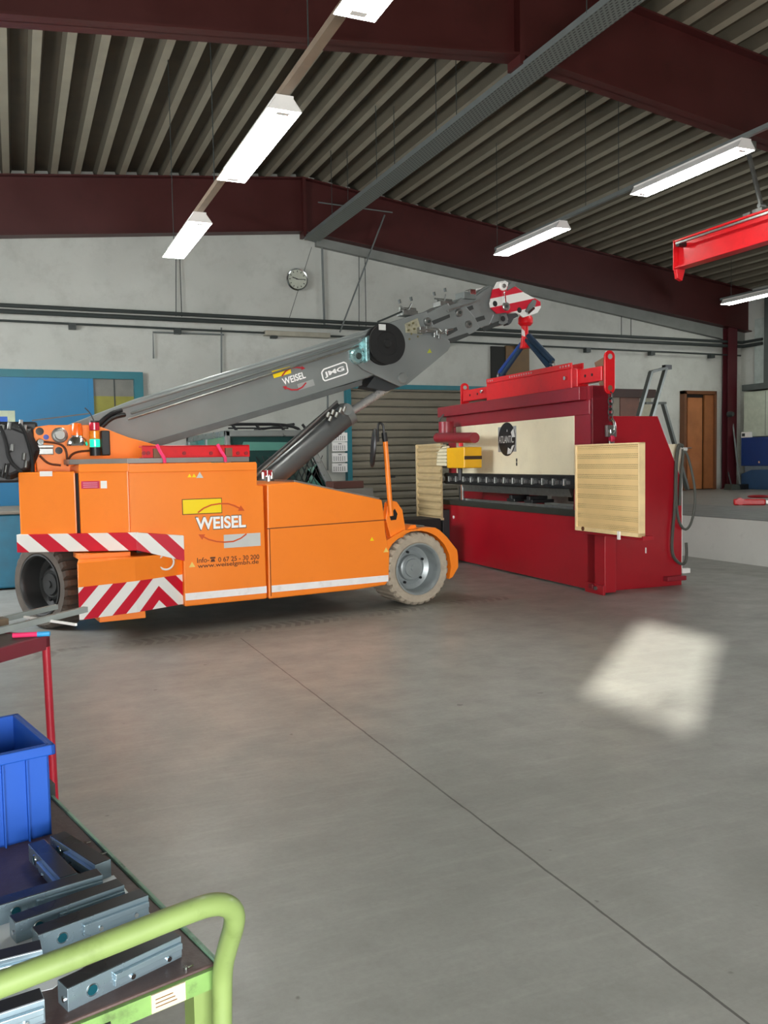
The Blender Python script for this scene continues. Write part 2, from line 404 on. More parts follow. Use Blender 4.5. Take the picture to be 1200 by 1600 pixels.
# ------------------------------------------------------------------ cable tray under the ridge
t = thing('cable_tray', 'long perforated grey cable tray hung under the roof ridge', 'cable tray', (5.36, 2, 5.6))
def tray_mat():
    m = bpy.data.materials.new('perforated_tray'); m.use_nodes = True; n = NT(m); bs = n.n['Principled BSDF']
    sp = n.new('ShaderNodeSeparateXYZ'); n.l.new(n.new('ShaderNodeTexCoord').outputs['Object'], sp.inputs[0])
    r = n.math('FLOOR', n.math('MULTIPLY', sp.outputs[0], 28)); a = n.math('FRACT', n.math('MULTIPLY', sp.outputs[0], 28))
    fy = n.math('FRACT', n.math('ADD', n.math('MULTIPLY', sp.outputs[1], 14), n.math('MULTIPLY', r, .5)))
    h = n.math('MULTIPLY', n.math('LESS_THAN', a, .35), n.math('LESS_THAN', fy, .55))
    n.l.new(n.mix(h, lin('767b76'), lin('23241f')), bs.inputs['Base Color']); bs.inputs['Roughness'].default_value = .5; bs.inputs['Metallic'].default_value = .3
    return m
MB().box(-.15, .15, 0, 13.75, 0, .003).build('tray_base', tray_mat(), t)
b = MB(); b.box(-.153, -.15, 0, 13.75, 0, .07); b.box(.15, .153, 0, 13.75, 0, .07); b.build('side_rail', M_conduitg, t)
b = MB()
for k, yy in enumerate((-.1, -.05, .03, .08)): b.tube([(yy, 0, .02), (yy+.01, 5, .02), (yy, 13.7, .02)], .012, 6)
b.build('cable', M_black, t)
for yy in (1.2, 3.2, 5.0, 8.2, 10.2, 12.2):
    b = MB(); b.cyl((-.15, yy, .05), (-.15, yy, 1.18), .006, n=6); b.cyl((.15, yy, .05), (.15, yy, 1.18), .006, n=6); b.build('hanger_rod', M_conduit, t)

# ------------------------------------------------------------------ lamps
def make_lamp(label, group):
    t = thing('ceiling_lamp', label, 'ceiling light', (0, 0, 4), 0, group)
    L = 1.74
    b = MB()
    b.prism([(-.07, .10), (.07, .10), (.135, .012), (-.135, .012)], 0, .01); b.prism([(-.07, .10), (.07, .10), (.135, .012), (-.135, .012)], L-.01, L)
    b.hexa([(-.135, 0, .012), (-.129, 0, .012), (-.129, L, .012), (-.135, L, .012)], [(-.07, 0, .10), (-.064, 0, .10), (-.064, L, .10), (-.07, L, .10)])
    b.hexa([(.129, 0, .012), (.135, 0, .012), (.135, L, .012), (.129, L, .012)], [(.064, 0, .10), (.07, 0, .10), (.07, L, .10), (.064, L, .10)])
    b.box(-.07, .07, 0, L, .1, .12)
    b.build('housing', M_white, t)
    MB().box(-.128, .128, .012, L-.012, .008, .02).build('diffuser', M_lamp, t)
    for yy in (.035, L-.1): MB().box(-.05, .05, yy, yy+.05, .003, .008).build('end_clip', M_white, t)
    return t
LG = 'fluorescent lamps of the left row'
proto = make_lamp('bright fluorescent lamp cut by the top edge of the photo', None)
proto.location = (1.945, 3.12, 4.0)
proto['group'] = 'fluorescent ceiling lamps'
dup(proto, (1.945, 6.27, 4.0), label='large bright fluorescent lamp hanging above the middle of the crane boom, left row')
dup(proto, (1.945, 9.45, 4.0), label='smaller bright fluorescent lamp nearest the far wall in the left row')
dup(proto, (7.34, 7.08, 4.66), label='bright fluorescent lamp above the red suspended rail at right')
dup(proto, (7.34, 10.42, 4.66), label='bright fluorescent lamp above the striped boom head')
dup(proto, (14.42, 12.74, 4.66), label='narrow bright lamp at the right edge below the red suspended rail')
def trunk(name, label, x, y0, y1, z, ys, m, wd=.07):
    t = thing(name, label, 'lighting rail', (x, y0, z), 0, 'lighting rails')
    MB().box(-wd/2, wd/2, 0, y1-y0, 0, .05).build('rail', m, t)
    for y in ys:
        b = MB(); b.cyl((0, y-y0, .05), (0, y-y0, soff(x)+DEP-z), .005, n=6); b.build('suspension_wire', M_conduit, t)
    return t
trunk('lighting_rail', 'brown painted lighting rail that carries the left row of lamps', 1.945, .8, 11.3, 4.122, (4.2, 5.7, 8.7, 11.1), mat('rail_beige', '8a7a68', .5, .1))
trunk('lighting_rail', 'thin grey lighting rail that carries the right row of lamps', 7.34, .8, 12.3, 4.782, (4.2, 6.4, 9.2, 9.9, 12.25), M_conduitg, .05)
trunk('lighting_rail', 'far grey lighting rail above the platform at right', 14.42, 6, 14.6, 4.782, (10, 12, 14.3), M_conduitg, .05)

# ------------------------------------------------------------------ red suspended rail
rx = 8.55
t = thing('suspended_crane_rail', 'red steel crane rail hung from the roof at the right edge', 'crane rail', (rx, 4, 3.97))
y1 = 9.42-4
b = MB(); b.box(-.012, .012, 0, y1, .02, .37); b.box(-.09, .09, 0, y1, 0, .022); b.box(-.09, .09, 0, y1, .36, .385); b.build('beam', M_red, t, bevel=.003)
b = MB(); b.box(-.1, .1, y1, y1+.015, -.02, .39); b.prism([(-.08, -.14), (.0, -.17), (.05, -.02), (-.1, -.02)], y1-.06, y1+.0); b.build('end_stop', M_red, t, bevel=.003)
b = MB(); b.box(-.16, -.12, 0, y1-.1, .30, .325); b.build('conductor_rail', M_galv, t)
b = MB(); b.box(-.15, -.02, y1-.16, y1-.1, .27, .33); b.build('end_feed', M_black, t)
b = MB(); b.box(-.05, .05, 4.25-.12, 4.25, .385, .43); b.box(-.05, .05, 3.95, 4.1, .385, .44); b.build('clamp', M_galv, t)
for yy in (4.245,):
    MB().cyl((0, yy-.25, .44), (0, yy-.02, 1.22), .028, n=14).build('hanger', M_galv, t)
    b = MB(); b.cyl((-.05, yy-.25, .47), (.05, yy-.25, .47), .03, n=10); b.box(-.06, .06, yy-.1, yy+.04, 1.2, 1.3); b.build('joint', M_galv, t)

# ------------------------------------------------------------------ far wall: gates, pipes, clock
YW = 15.9
def wxz(pts, y=YW): return W.xz(pts, y)
# blue gate
g = struct(bpy.data.objects.new('door_1', None)); COL.objects.link(g)
b = MB(); b.box(-3.4, 2.16, 15.86, 16.0, 2.92, 3.05); b.box(2.0, 2.16, 15.86, 16.0, 0, 2.92); b.build('door_frame', M_teal, g)
MB().box(-3.4, 1.28, 15.9, 15.96, .05, 2.92).build('door_leaf', M_gate, g)
MB().box(1.22, 1.31, 15.88, 15.97, .05, 2.92).build('leaf_post', M_gate, g)
b = MB(); b.slot = 0; b.box(1.31, 2.0, 15.955, 15.99, 2.62, 2.92); b.slot = 1; b.box(1.31, 2.0, 15.955, 15.99, .05, 2.62); b.slot = 2; b.box(1.66, 1.68, 15.94, 15.955, .05, 2.92)
b.build('side_panel', None, g, mats=[mat('panel_grey', '74746c', .4), mat('panel_olive', '8d8a2e', .4), M_conduit])
b = MB(); q = W.y(12, 662, 15.88); MB().box(q.x-.75, q.x+.12, 15.885, 15.9, q.z-.35, q.z+.22).build('notice_border', mat('notice_cream', 'c8d3b4', .5), g); b.box(q.x-.8, q.x+.0, 15.88, 15.885, q.z-.3, q.z+.12)
b.build('notice', mat('notice_blue', '1e62c8', .5), g)
# roller door
g = struct(bpy.data.objects.new('door_2', None)); COL.objects.link(g)
rx0, rx1, rz = 6.04, 9.62, 2.83
b = MB(); b.box(rx0, rx1, 15.86, 16, rz, rz+.09); b.box(rx0, rx0+.1, 15.86, 16, 0, rz); b.box(rx1-.1, rx1, 15.86, 16, 0, rz); b.build('door_frame', M_teal, g)
b = MB(); z = .0; sh = .155
while z < rz-.01:
    z2 = min(z+sh, rz)
    b.prism([(15.95, z), (15.915, z+.012), (15.905, z+sh*.5), (15.915, z2-.02), (15.95, z2-.012), (15.97, z2-.006), (15.97, z)], rx0+.1, rx1-.1, 'x'); z += sh
b.build('slat_curtain', mat('roller_slats', '7c7565', .5, .1, var=.08, scale=3), g)
# sliding board and dark gap on the wall
g = struct(bpy.data.objects.new('door_3', None)); COL.objects.link(g)
MB().box(9.72, 10.3, 15.9, 15.97, PH, 3.8).build('door_leaf', mat('brown_board', '6e5637', .6), g)
MB().box(9.38, 9.74, 15.93, 15.985, PH, 3.78).build('door_gap', mat('dark_gap', '262724', .8), g)
g = struct(bpy.data.objects.new('door_4', None)); COL.objects.link(g)
MB().box(11.6, 13.72, 15.86, 16.0, 2.74, 2.93).build('lintel', mat('lintel_brown', '3a2620', .6), g)
b = MB(); b.slot = 0; b.box(11.7, 12.75, 15.95, 15.99, PH, 2.74); b.slot = 1; b.box(12.75, 13.3, 15.93, 15.985, PH, 2.74); b.slot = 2; b.box(13.3, 13.66, 15.96, 15.985, PH, 2.74)
b.build('door_leaf', None, g, mats=[mat('door_beige', '8b8374', .6), mat('door_redbrown', '6e4738', .5), mat('door_pale', 'aaa792', .6)])
b = MB(); b.box(11.9, 12.5, 15.9, 15.94, 2.58, 2.66); b.build('closer', M_logg, g)
# wooden door, ajar
g = struct(bpy.data.objects.new('door_5', None)); COL.objects.link(g)
dx0, dx1, dz = 14.55, 15.55, 2.92
b = MB(); b.box(dx0, dx0+.07, 15.84, 16, PH, dz); b.box(dx1-.06, dx1, 15.84, 16, PH, dz); b.box(dx0, dx1, 15.84, 16, dz-.08, dz); b.build('door_frame', M_wooddk, g, bevel=.004)
MB().box(dx0+.07, dx1-.06, 15.985, 15.998, PH, dz-.08).build('dark_gap', mat('doorway_dark', '2a211b', .8), g)
MB().box(dx0+.07, dx0+.16, 15.95, 15.985, PH, dz-.3).build('lit_gap', mat('doorway_pale', 'b59a84', .6), g)
MB().box(dx0+.17, 15.17, 15.92, 15.95, PH+.02, dz-.16).build('door_leaf', M_wood, g)
MB().box(15.22, dx1-.06, 15.9, 15.95, PH+.02, dz-.09).build('door_leaf', mat('door_veneer_dark', '8f5830', .4, var=.12), g)
b = MB(); q = W.y(1071, 700, 15.86); b.cyl((q.x+.03, 15.86, q.z), (q.x+.03, 15.93, q.z), .025, n=10); b.cyl((q.x+.03, 15.86, q.z), (q.x+.18, 15.86, q.z), .014, n=8); b.build('door_handle', M_galv, g)

# pipes along the wall
def wall_pipe(label, pts, r, m=M_conduit, name='wall_pipe', cat='pipe', clips=0, y=YW, smooth=0):
    t = thing(name, label, cat, (0, 0, 0), 0, 'pipes and conduits on the far wall')
    P = [Vector(p) for p in pts]; t.location = P[0]
    MB().tube([p-P[0] for p in P], r, 10, smooth).build('pipe', m, t, smooth=True)
    for k in range(clips):
        p = P[0].lerp(P[-1], (k+.5)/clips)-P[0]
        MB().box(p.x-.06, p.x+.06, -.03, .09, p.z-.09, p.z+.01).build('bracket', m, t)
    return t
wall_pipe('upper of the twin dark pipes running right along the white far wall', [(XL, 15.8, 4.10), (16.3, 15.8, 4.10), (16.3, 15.2, 4.1)], .034, clips=0)
wall_pipe('lower of the twin dark pipes running right along the white far wall', [(XL, 15.8, 4.0), (16.3, 15.8, 4.0), (16.3, 15.2, 4.0)], .04)
wall_pipe('thin dark pipe with boxes under the twin pipes on the far wall', [(XL, 15.85, 3.865), (16.3, 15.85, 3.79)], .02, clips=11)
def vline(label, px, y0, y1, r=.014, m=M_conduit, px2=None, dd=15.93):
    a = W.y(px, y0, dd); c = W.y(px2 or px, y1, dd)
    return wall_pipe(label, [a, c], r, m, 'wall_conduit', 'conduit')
vline('left of two thin wires dropping from the farthest left lamp', 275, 402, 494, .008)
vline('right of two thin wires dropping from the farthest left lamp', 281, 402, 495, .008, px2=284)
a = W.y(478, 373, 15.93); c = W.y(503, 381, 15.93); d = W.y(507, 512, 15.93)
wall_pipe('grey conduit running down from the ridge to the right of the clock', [a, c, d], .022, M_conduitg, 'wall_conduit', 'conduit')
a = W.y(240, 560, 15.93); c = W.y(239, 519, 15.93); d = W.y(350, 523, 15.93)
wall_pipe('grey conduit with a bend and a hanging end above the blue gate', [a, c, d], .016, M_conduitg, 'wall_conduit', 'conduit')
vline('straight conduit dropping from the pipes to behind the boom', 346, 512, 600, .016, M_conduitg)
vline('thin slanted wire passing behind the round clock', 487, 386, 504, .005, px2=450)
vline('left thin upright wire between clock and boom', 561, 391, 512, .007)
vline('right thin upright wire between clock and boom', 570, 391, 510, .007, px2=572)
vline('left thin upright wire above the yellow guard side', 971, 487, 526, .008)
vline('right thin upright wire above the yellow guard side', 986, 490, 527, .008)
vline('grey conduit rising beside the calendars left of the roller door', 512, 585, 735, .018, M_conduitg)
vline('thin pipe in the far right corner above the pale cabinet', 1169, 556, 612, .02)
# brace rod
t = thing('brace_rod', 'slanted grey rod leaning from the rafter down behind the crane boom', 'rod')
a = W.y(601, 336, 15.62); c = W.y(531, 519, 15.75); t.location = c
MB().cyl((0, 0, 0), a-c, .016, n=10).build('rod', M_conduitg, t)
a2 = W.y(497, 316, 15.62); a3 = W.y(613, 332, 15.62)
MB().cyl(a2-c, a3-c, .013, n=8).build('cross_rod', M_conduitg, t)
# wall strip lamp, switched off
t = thing('wall_strip_lamp', 'long dusty unlit strip lamp on the wall below the clock', 'strip lamp', (4.41, 15.85, 3.79))
MB().box(0, 1.3, -.06, .1, 0, .09).build('housing', mat('dusty_lamp', 'a09c8c', .6), t, bevel=.01)
MB().box(-.3, 0, 0, .1, .02, .06).build('end_cap', M_logg, t)
# clock
cc = W.y(464, 437, 15.9)
t = thing('wall_clock', 'round chrome rimmed wall clock with pale face high on the wall', 'clock', cc)
MB().lathe([(.205, .0), (.215, -.03), (.2, -.05), (.185, -.045), (.18, -.03), (.18, 0)], (0, 0, 0), (0, 1, 0), close=True).build('rim', M_chrome, t, smooth=True)
MB().cyl((0, -.028, 0), (0, .02, 0), .182, n=40).build('face', mat('clock_face', 'b9bdae', .4), t)
b = MB()
for k in range(12):
    a = k*PI/6; b.obox((math.sin(a)*.135, -.031, math.cos(a)*.135), (math.sin(a)*.165, -.031, math.cos(a)*.165), .014, .004, (0, 1, 0))
b.build('hour_marks', M_black, t)
MB().obox((.02, -.036, 0), (-.1, -.036, .035), .016, .004, (0, 1, 0)).build('hour_hand', M_black, t)
MB().obox((-.03, -.04, 0), (.14, -.04, 0.005), .011, .004, (0, 1, 0)).build('minute_hand', M_black, t)

# calendars left of the roller door
for k, (y0, y1) in enumerate(((676, 690), (691, 705), (708, 722), (724, 738))):
    lab = ['topmost', 'second from top', 'third from top', 'lowest'][k]+' of the four white calendar sheets beside the roller door'
    P = wxz([(519, y1), (543, y1), (543, y0), (519, y0)], 15.84)
    t = thing('calendar', lab, 'calendar', (P[0][0], 15.84, P[0][1]), group='calendar sheets beside the roller door')
    wd = P[1][0]-P[0][0]; hh = P[3][1]-P[0][1]
    MB().box(0, wd, 0, .006, 0, hh).build('sheet', M_white, t)
    b = MB()
    for r_ in range(3):
        for c_ in range(6): b.box(wd*(.1+.14*c_), wd*(.1+.14*c_)+.018, -.002, 0, hh*(.16+.17*r_), hh*(.16+.17*r_)+.018)
    b.box(wd*.4, wd*.62, -.002, 0, hh*.78, hh*.86)
    b.build('print', M_conduit, t)

# right end of the platform: cabinets, blue units, broom
P = W.y
def wthing(name, label, cat, px, py, y): return thing(name, label, cat, P(px, py, y))
def RX(px, py, x): return W.on(px, py, 0, x)
xr = XR-.01; y0c = 12.4
xc = 16.05; a = RX(1162, 613, xc); c = RX(1162, 684, xc)
t = thing('tall_cabinet', 'pale grey-green wall cabinet above the blue units at the right edge', 'cabinet', (xc, y0c, c.z+.02))
MB().box(0, xr-xc, 0, a.y-y0c, 0, a.z-c.z-.02).build('body', mat('cabinet_pale', 'b3bbaa', .5), t, bevel=.01)
q = RX(1196, 650, xc).y-y0c; MB().box(-.004, 0, q-.006, q+.006, .02, a.z-c.z-.04).build('door_seam', M_conduitg, t)
xb = 15.95; a = RX(1158, 684, xb); c = RX(1158, 728, xb); e = RX(1158, 757, xb)
t = thing('workbench_unit', 'dark blue panelled bench unit below the pale cabinet', 'bench', (xb, y0c, PH))
MB().box(0, xr-xb, 0, a.y-y0c, c.z-PH, a.z-PH).build('panel', M_navy, t, bevel=.01)
MB().box(.1, xr-xb, 0, a.y-y0c-.02, .0, c.z-PH).build('recess', mat('pale_recess', '7f8a92', .6), t)
MB().prism([(0, 0), (a.y-y0c, 0), (a.y-y0c, .36), (a.y-y0c-.3, .46), (0, .5)], -.0, .1, 'x').build('lower_cover', mat('dusty_blue', '2c4a6c', .6), t, bevel=.02)
q = RX(1187, 722, xb); MB().cyl((-.02, q.y-y0c, q.z-PH), (0, q.y-y0c, q.z-PH), .03, n=10).build('lock', M_chrome, t)
q = RX(1166, 684, xb)
t = thing('small_white_box', 'small white box with a dark label on the blue bench unit', 'box', (xb+.0, q.y-.1, a.z+.0))
MB().box(0, .09, 0, .26, 0, .13).build('box', M_white, t, bevel=.005); MB().box(-.003, 0, .14, .23, .03, .1).build('label', M_conduit, t)
xs_w = 16.12; a = RX(1165, 602, xs_w); c = RX(1193, 500, xs_w); e = RX(1193, 602, xs_w)
t = thing('window_surround', 'dark grey window surround standing out of the right wall above the pale cabinet', 'window surround', (xs_w, y0c, 0))
b = MB(); b.box(0, xr-xs_w, 0, e.y-y0c, e.z-.05, c.z+.6); b.box(-.12, xr-xs_w, 0, a.y-y0c, a.z-.14, a.z+.0); b.build('surround', mat('surround_grey', '4c5250', .6), t)
MB().box(.22, .26, e.y-y0c, a.y-y0c-.05, a.z, c.z+.1).build('pale_panel', mat('pale_panel', 'aab4ae', .5), t)
# broom leaning in the corner
bt = P(1147, 655, 15.7); bb = P(1156, 752, 15.3)
t = thing('broom', 'broom with grey handle leaning in the corner behind the maroon column', 'broom', (bb.x, 15.3, PH))
MB().cyl((0, 0, .08), Vector((bt.x-bb.x, .45, bt.z-PH)), .022, n=8).build('handle', M_conduitg, t)
MB().box(-.25, .2, -.08, .06, 0, .12).build('brush', M_black, t, bevel=.01)
t = thing('dustpan', 'dark dustpan with short upright handle beside the broom', 'dustpan', (P(1143, 756, 15.2).x, 15.2, PH))
MB().prism([(-.14, 0), (.16, 0), (.12, .12), (-.1, .14)], -.12, .1).build('pan', mat('pan_dark', '3a3f38', .6), t); MB().cyl((0, 0, .1), (-.06, .05, .42), .015, n=8).build('handle', M_conduit, t)
# round fire extinguisher sign like knob on the column side
qk = P(1143, 647, 15.6); t = thing('wall_bell', 'small round dark bell on the wall right of the maroon column', 'bell', qk)
MB().lathe([(.0, -.06), (.05, -.05), (.065, 0), (.065, .1)], (0, 0, 0), (0, 1, 0), n=18).build('dome', M_conduit, t, smooth=True)
# red lifting clamp lying on the platform
q = W.z(1146, 789, PH); t = thing('red_lifting_beam', 'short red lifting tool with a ring handle lying on the platform', 'lifting tool', q, 0)
q2 = W.z(1200, 789, PH)-q; ang = math.atan2(q2.y, q2.x); t.rotation_euler.z = ang; L = q2.length+.25
MB().box(0, L*.62, -.09, .09, .0, .1).build('body', M_red, t, bevel=.02)
MB().cyl((0.1, -.1, .06), (0.1, .1, .06), .06, n=14).build('roller', M_red, t)
MB().lathe([(.16, -.018), (.18, 0), (.16, .018), (.14, 0)], (L*.5, 0, .14), (0, 0, 1), n=28, close=True).build('ring', mat('dark_red', '8f1820', .5), t, smooth=True)
MB().box(L*.62, L, -.05, .05, .01, .09).build('coupling', M_galv, t, bevel=.01)

# ladder standing behind the press, on the platform
t = thing('stepladder', 'aluminium stepladder standing behind the red press', 'ladder', (0, 0, PH))
LY = 13.9
def lp(px, py, dy=0): v = P(px, py, LY+dy); return v-Vector((0, 0, PH))
M_alu = mat('aluminium', '6f7370', .4, .6, var=.1)
l0, l1 = lp(1017, 581, 0), lp(1040, 575, .1)
b = MB(); b.obox(l0, l0+(lp(996, 655, -.1)-l0)*2.6, .05, .1, (0, 1, 0)); b.build('side_rail', M_alu, t)
b = MB(); b.obox(l1, l1+(lp(1017, 655, .0)-l1)*2.6, .05, .1, (0, 1, 0)); b.build('side_rail', M_alu, t)
b = MB(); b.obox(l0, l1, .1, .05); b.build('top_bar', M_alu, t)
b = MB(); b.box(l1.x-.05, l1.x+.12, l1.y-.05, l1.y+.05, l1.z-.03, l1.z+.06); b.build('plastic_cap', M_black, t)
a = lp(1004, 630); c = lp(1036, 630, .3); b = MB(); b.obox(a, c, .16, .04); b.build('platform_bar', M_alu, t)
a = lp(1036, 630, .3); c = lp(1060, 715, .4); b = MB(); b.obox(a, a+(c-a)*1.6, .05, .1, (0, 1, 0)); b.build('rear_leg', M_alu, t)
for k in range(1, 6):
    a = l0+(lp(996, 655, -.1)-l0)*(.9+.3*k); c = l1+(lp(1017, 655, 0)-l1)*(.9+.3*k); MB().obox(a, c, .08, .03).build('rung', M_alu, t)

# ------------------------------------------------------------------ vehicle parked behind the crane
t = thing('offroad_vehicle', 'grey off-road vehicle with black roof rack parked behind the crane', 'vehicle', (0, 0, 0))
vy = 11.5
def vp(px, py, y=vy): q = P(px, py, y); return (q.x, q.z)
M_car = mat('car_silver', '7f8584', .3, .4, var=.05)
xl, zt = vp(352, 672); xrr, _ = vp(480, 668); xrb, zb = vp(516, 765)
xl2 = xl-.02
body = [(xl2, .3), (xrb+.1, .3), (xrb+.08, 1.0), (xrr-.02, zt), (xl, zt)]
b = MB(); b.prism([(xl2-.1, .3), (xrb+.12, .3), (xrb+.12, 1.0), (xl2-.1, 1.0)], vy, vy+4.4)
b.prism([(xl, 1.0), (xl+.07, 1.0), (xl+.07, zt), (xl, zt)], vy, vy+.1)                       # left rear pillar
b.prism([(xl, zt-.09), (xrr, zt-.09), (xrr-.04, zt), (xl, zt)], vy, vy+2.9)                       # roof
b.prism([(xrr-.0, zt-.02), (xrr-.08, zt-.02), (xrb-.02, 1.0), (xrb+.1, 1.0)], vy, vy+.1)           # right rear pillar
b.prism([(xl, 1.0), (xl+.04, 1.0), (xl+.04, zt), (xl, zt)], vy+1.3, vy+1.38); b.prism([(xl, 1.0), (xl+.04, 1.0), (xl+.04, zt), (xl, zt)], vy+2.7, vy+2.9)
b.build('body', M_car, t, bevel=.015)
b = MB(); b.prism([(xl+.07, 1.0), (xrb-.03, 1.0), (xrr-.09, zt-.09), (xl+.07, zt-.09)], vy+.03, vy+.045); b.build('rear_window', M_glass, t)
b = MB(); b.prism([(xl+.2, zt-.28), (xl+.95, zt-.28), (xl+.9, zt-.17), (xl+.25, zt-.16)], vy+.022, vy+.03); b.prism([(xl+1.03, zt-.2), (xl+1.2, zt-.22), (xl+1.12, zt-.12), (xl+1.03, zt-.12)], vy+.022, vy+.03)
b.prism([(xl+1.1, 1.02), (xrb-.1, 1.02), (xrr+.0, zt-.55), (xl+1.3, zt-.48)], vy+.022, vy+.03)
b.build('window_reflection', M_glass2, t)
b = MB(); b.box(xl+.012, xl+.02, vy+.1, vy+2.8, 1.0, zt-.09); b.build('side_window', M_glass2, t)
b = MB(); nx_ = 10
for k in range(nx_):
    x0 = xl+.42+k*.085
    b.obox((x0, vy+.018, 1.05), (x0+.2, vy+.018, zt-.36), .009, .006, (0, 1, 0)); b.obox((x0+.2, vy+.015, 1.05), (x0, vy+.015, zt-.36), .009, .006, (0, 1, 0))
b.build('cargo_net', M_black, t)
b = MB(); zr = zt+.09
b.tube([(xl+.1, vy+.25, zr), (xrr-.1, vy+.25, zr), (xrr+.05, vy+.3, zt-.08)], .022, 8); b.tube([(xl+.1, vy+.25, zr-.055), (xrr-.2, vy+.25, zr-.055)], .012, 8)
for k in range(4): b.tube([(xl+.15+k*.34, vy+.25, zr), (xl+.22+k*.34, vy+.25, zt-.0)], .02, 8)
b.tube([(xl+.1, vy+.25, zr), (xl+.1, vy+2.4, zr)], .02, 8); b.tube([(xrr-.12, vy+.25, zr), (xrr-.12, vy+2.4, zr)], .02, 8)
b.build('roof_rack', M_black, t, smooth=True)
for (x_, y_) in ((xl+.08, vy+.9), (xrb-.05, vy+.9), (xl+.08, vy+3.5), (xrb-.05, vy+3.5)):
    MB().lathe([(.2, -.1), (.33, -.1), (.35, 0), (.33, .1), (.2, .1)], (x_, y_, .352), (1, 0, 0), n=28, close=True).build('tyre', M_rubd, t, smooth=True)
    MB().cyl((x_-.08, y_, .352), (x_+.08, y_, .352), .2, n=24).build('wheel_rim', M_rimd, t)

# dark bits behind the crane's nose: a pallet stack and a box
q = P(636, 800, 9.9)
t = thing('equipment_crate', 'dark low crate standing between roller door and press', 'crate', (4.25, 10.1, 0))
b = MB(); b.box(0, .9, 0, .6, .1, .62); b.build('box', mat('dark_crate', '1a1918', .7, var=.2), t, bevel=.01)
for xx in (.05, .4, .78): MB().box(xx, xx+.1, 0, .6, 0, .1).build('runner', M_brownb, t)
q = P(542, 760, 10.9)
t = thing('toolbox', 'small dark brown box on the grey stand beside the parked vehicle', 'box', (q.x-.2, 10.9, q.z-.03)); MB().box(0, .45, 0, .3, 0, .1).build('box', mat('rusty_box', '4a2a22', .6), t, bevel=.01)
t = thing('grey_stand', 'grey sheet stand between parked vehicle and roller door', 'stand', (q.x-.25, 10.85, 0)); MB().box(0, .62, 0, .5, 0, q.z-.03).build('panel', mat('stand_grey', '6c6c66', .6), t, bevel=.01)

# ------------------------------------------------------------------ MOBILE CRANE
CO = W.z(655, 946, 0); CA = .0965268
K = Frame(CO, CA)
crane = thing('mobile_crane', 'orange compact mobile crane with long grey telescopic boom', 'crane', CO, CA)
WD = 2.2
def cxz(pts, d=0): return K.xz(pts, d)
# facet at the rear corner: starts on the side plane and folds back
fa = K.z(201, 727, 1.399); s0 = -2.70
fang = math.radians(28.7)
def fpt(l, out=0): return Vector((s0-math.cos(fang)*l+math.sin(fang)*-out*1.0, math.sin(fang)*l-math.cos(fang)*out, 0))
LF = .885
# tail body: counterweight boxes (facet) in two pieces
gap0, gap1 = .398, .428
b = MB()
p0, p1 = fpt(0), fpt(gap0)
poly = [(p0.x, p0.y), (p1.x, p1.y), (p1.x, WD-p1.y), (p0.x, WD)]
b.prism(poly, .80, 1.40, 'z')
b.build('tail_panel', M_org, crane, bevel=.012)
b = MB(); p2, p3 = fpt(gap1), fpt(LF)
b.prism([(p2.x, p2.y), (p3.x, p3.y), (p3.x+.3, WD-p3.y), (p2.x+.2, WD-p2.y)], .80, 1.355, 'z')
b.build('tail_panel', M_org, crane, bevel=.012)
b = MB(); b.prism([(p1.x, p1.y+.03), (p2.x, p2.y+.03), (p2.x, WD-.4), (p1.x, WD-.4)], .8, 1.34, 'z'); b.build('seam_gap', M_black, crane)
# lid rims
b = MB(); b.prism([(p0.x-.0, p0.y-.012), (p1.x+.0, p1.y-.012), (p1.x, p1.y+.2), (p0.x, p0.y+.2)], 1.345, 1.412, 'z'); b.box(s0, -1.62, -.014, .2, 1.335, 1.405); b.build('lid_rim', M_org, crane, bevel=.006)
# main side box
mp = [(-2.277, .211), (-1.548, .211), (-1.556, 1.2), (-1.612, 1.206), (-1.607, 1.40), (s0, 1.40), (s0, .80), (-2.277, .80)]
MB().prism(mp, 0, WD).build('engine_cover', M_org, crane, bevel=.012)
# front side box
fb = cxz([(420, 936), (560, 921), (603, 914), (608, 905), (609, 862), (603, 835), (600, 800), (597, 781), (462, 753), (417, 757)])
MB().prism(fb, 0.0, WD).build('front_cover', M_org, crane, bevel=.012)
b = MB(); sm = cxz([(417, 826), (603, 812)], 0); b.prism([(sm[0][0], sm[0][1]-.005), (sm[1][0], sm[1][1]-.005), (sm[1][0], sm[1][1]+.003), (sm[0][0], sm[0][1]+.003)], -.002, .001)
b.box(-1.515, -1.508, -.002, .001, .23, sm[0][1]); b.build('panel_seam', mat('seam_dark', '6b2c08', .6), crane)
# underbody
b = MB(); b.box(-2.6, -.42, .25, WD-.25, .2, .8); b.box(-3.3, -2.6, 1.15, 1.6, .3, .8); b.build('chassis', mat('chassis_dark', '3a3632', .6, var=.15), crane)
# white tape
ta = cxz([(290, 937), (417, 925), (417, 936), (290, 947)]); 
MB().box(-2.27, -1.552, -.003, .001, .262, .322).build('white_stripe', M_wtape, crane)
MB().box(-1.505, -.335, -.003, .001, .262, .322).build('white_stripe', M_wtape, crane)
# upper warning band
MS1 = stripes('warning_band_stripes', 1.0, .28, off=.05)
b = MB(); o_ = .035
q0, q3 = fpt(-.06, o_), fpt(LF+.02, o_); r0, r3 = fpt(-.06, -.02), fpt(LF+.02, -.02)
z0b, z1b = .713, .857
b.prism([(q0.x, q0.y), (q3.x, q3.y), (r3.x, r3.y), (r0.x, r0.y)], z0b, z1b, 'z')
xs_ = q0.x
b.prism([(xs_, z0b), (-2.282, .60), (-2.282, .81), (xs_, z1b)], -.055, .0)
b.build('warning_band', MS1, crane, bevel=.004)
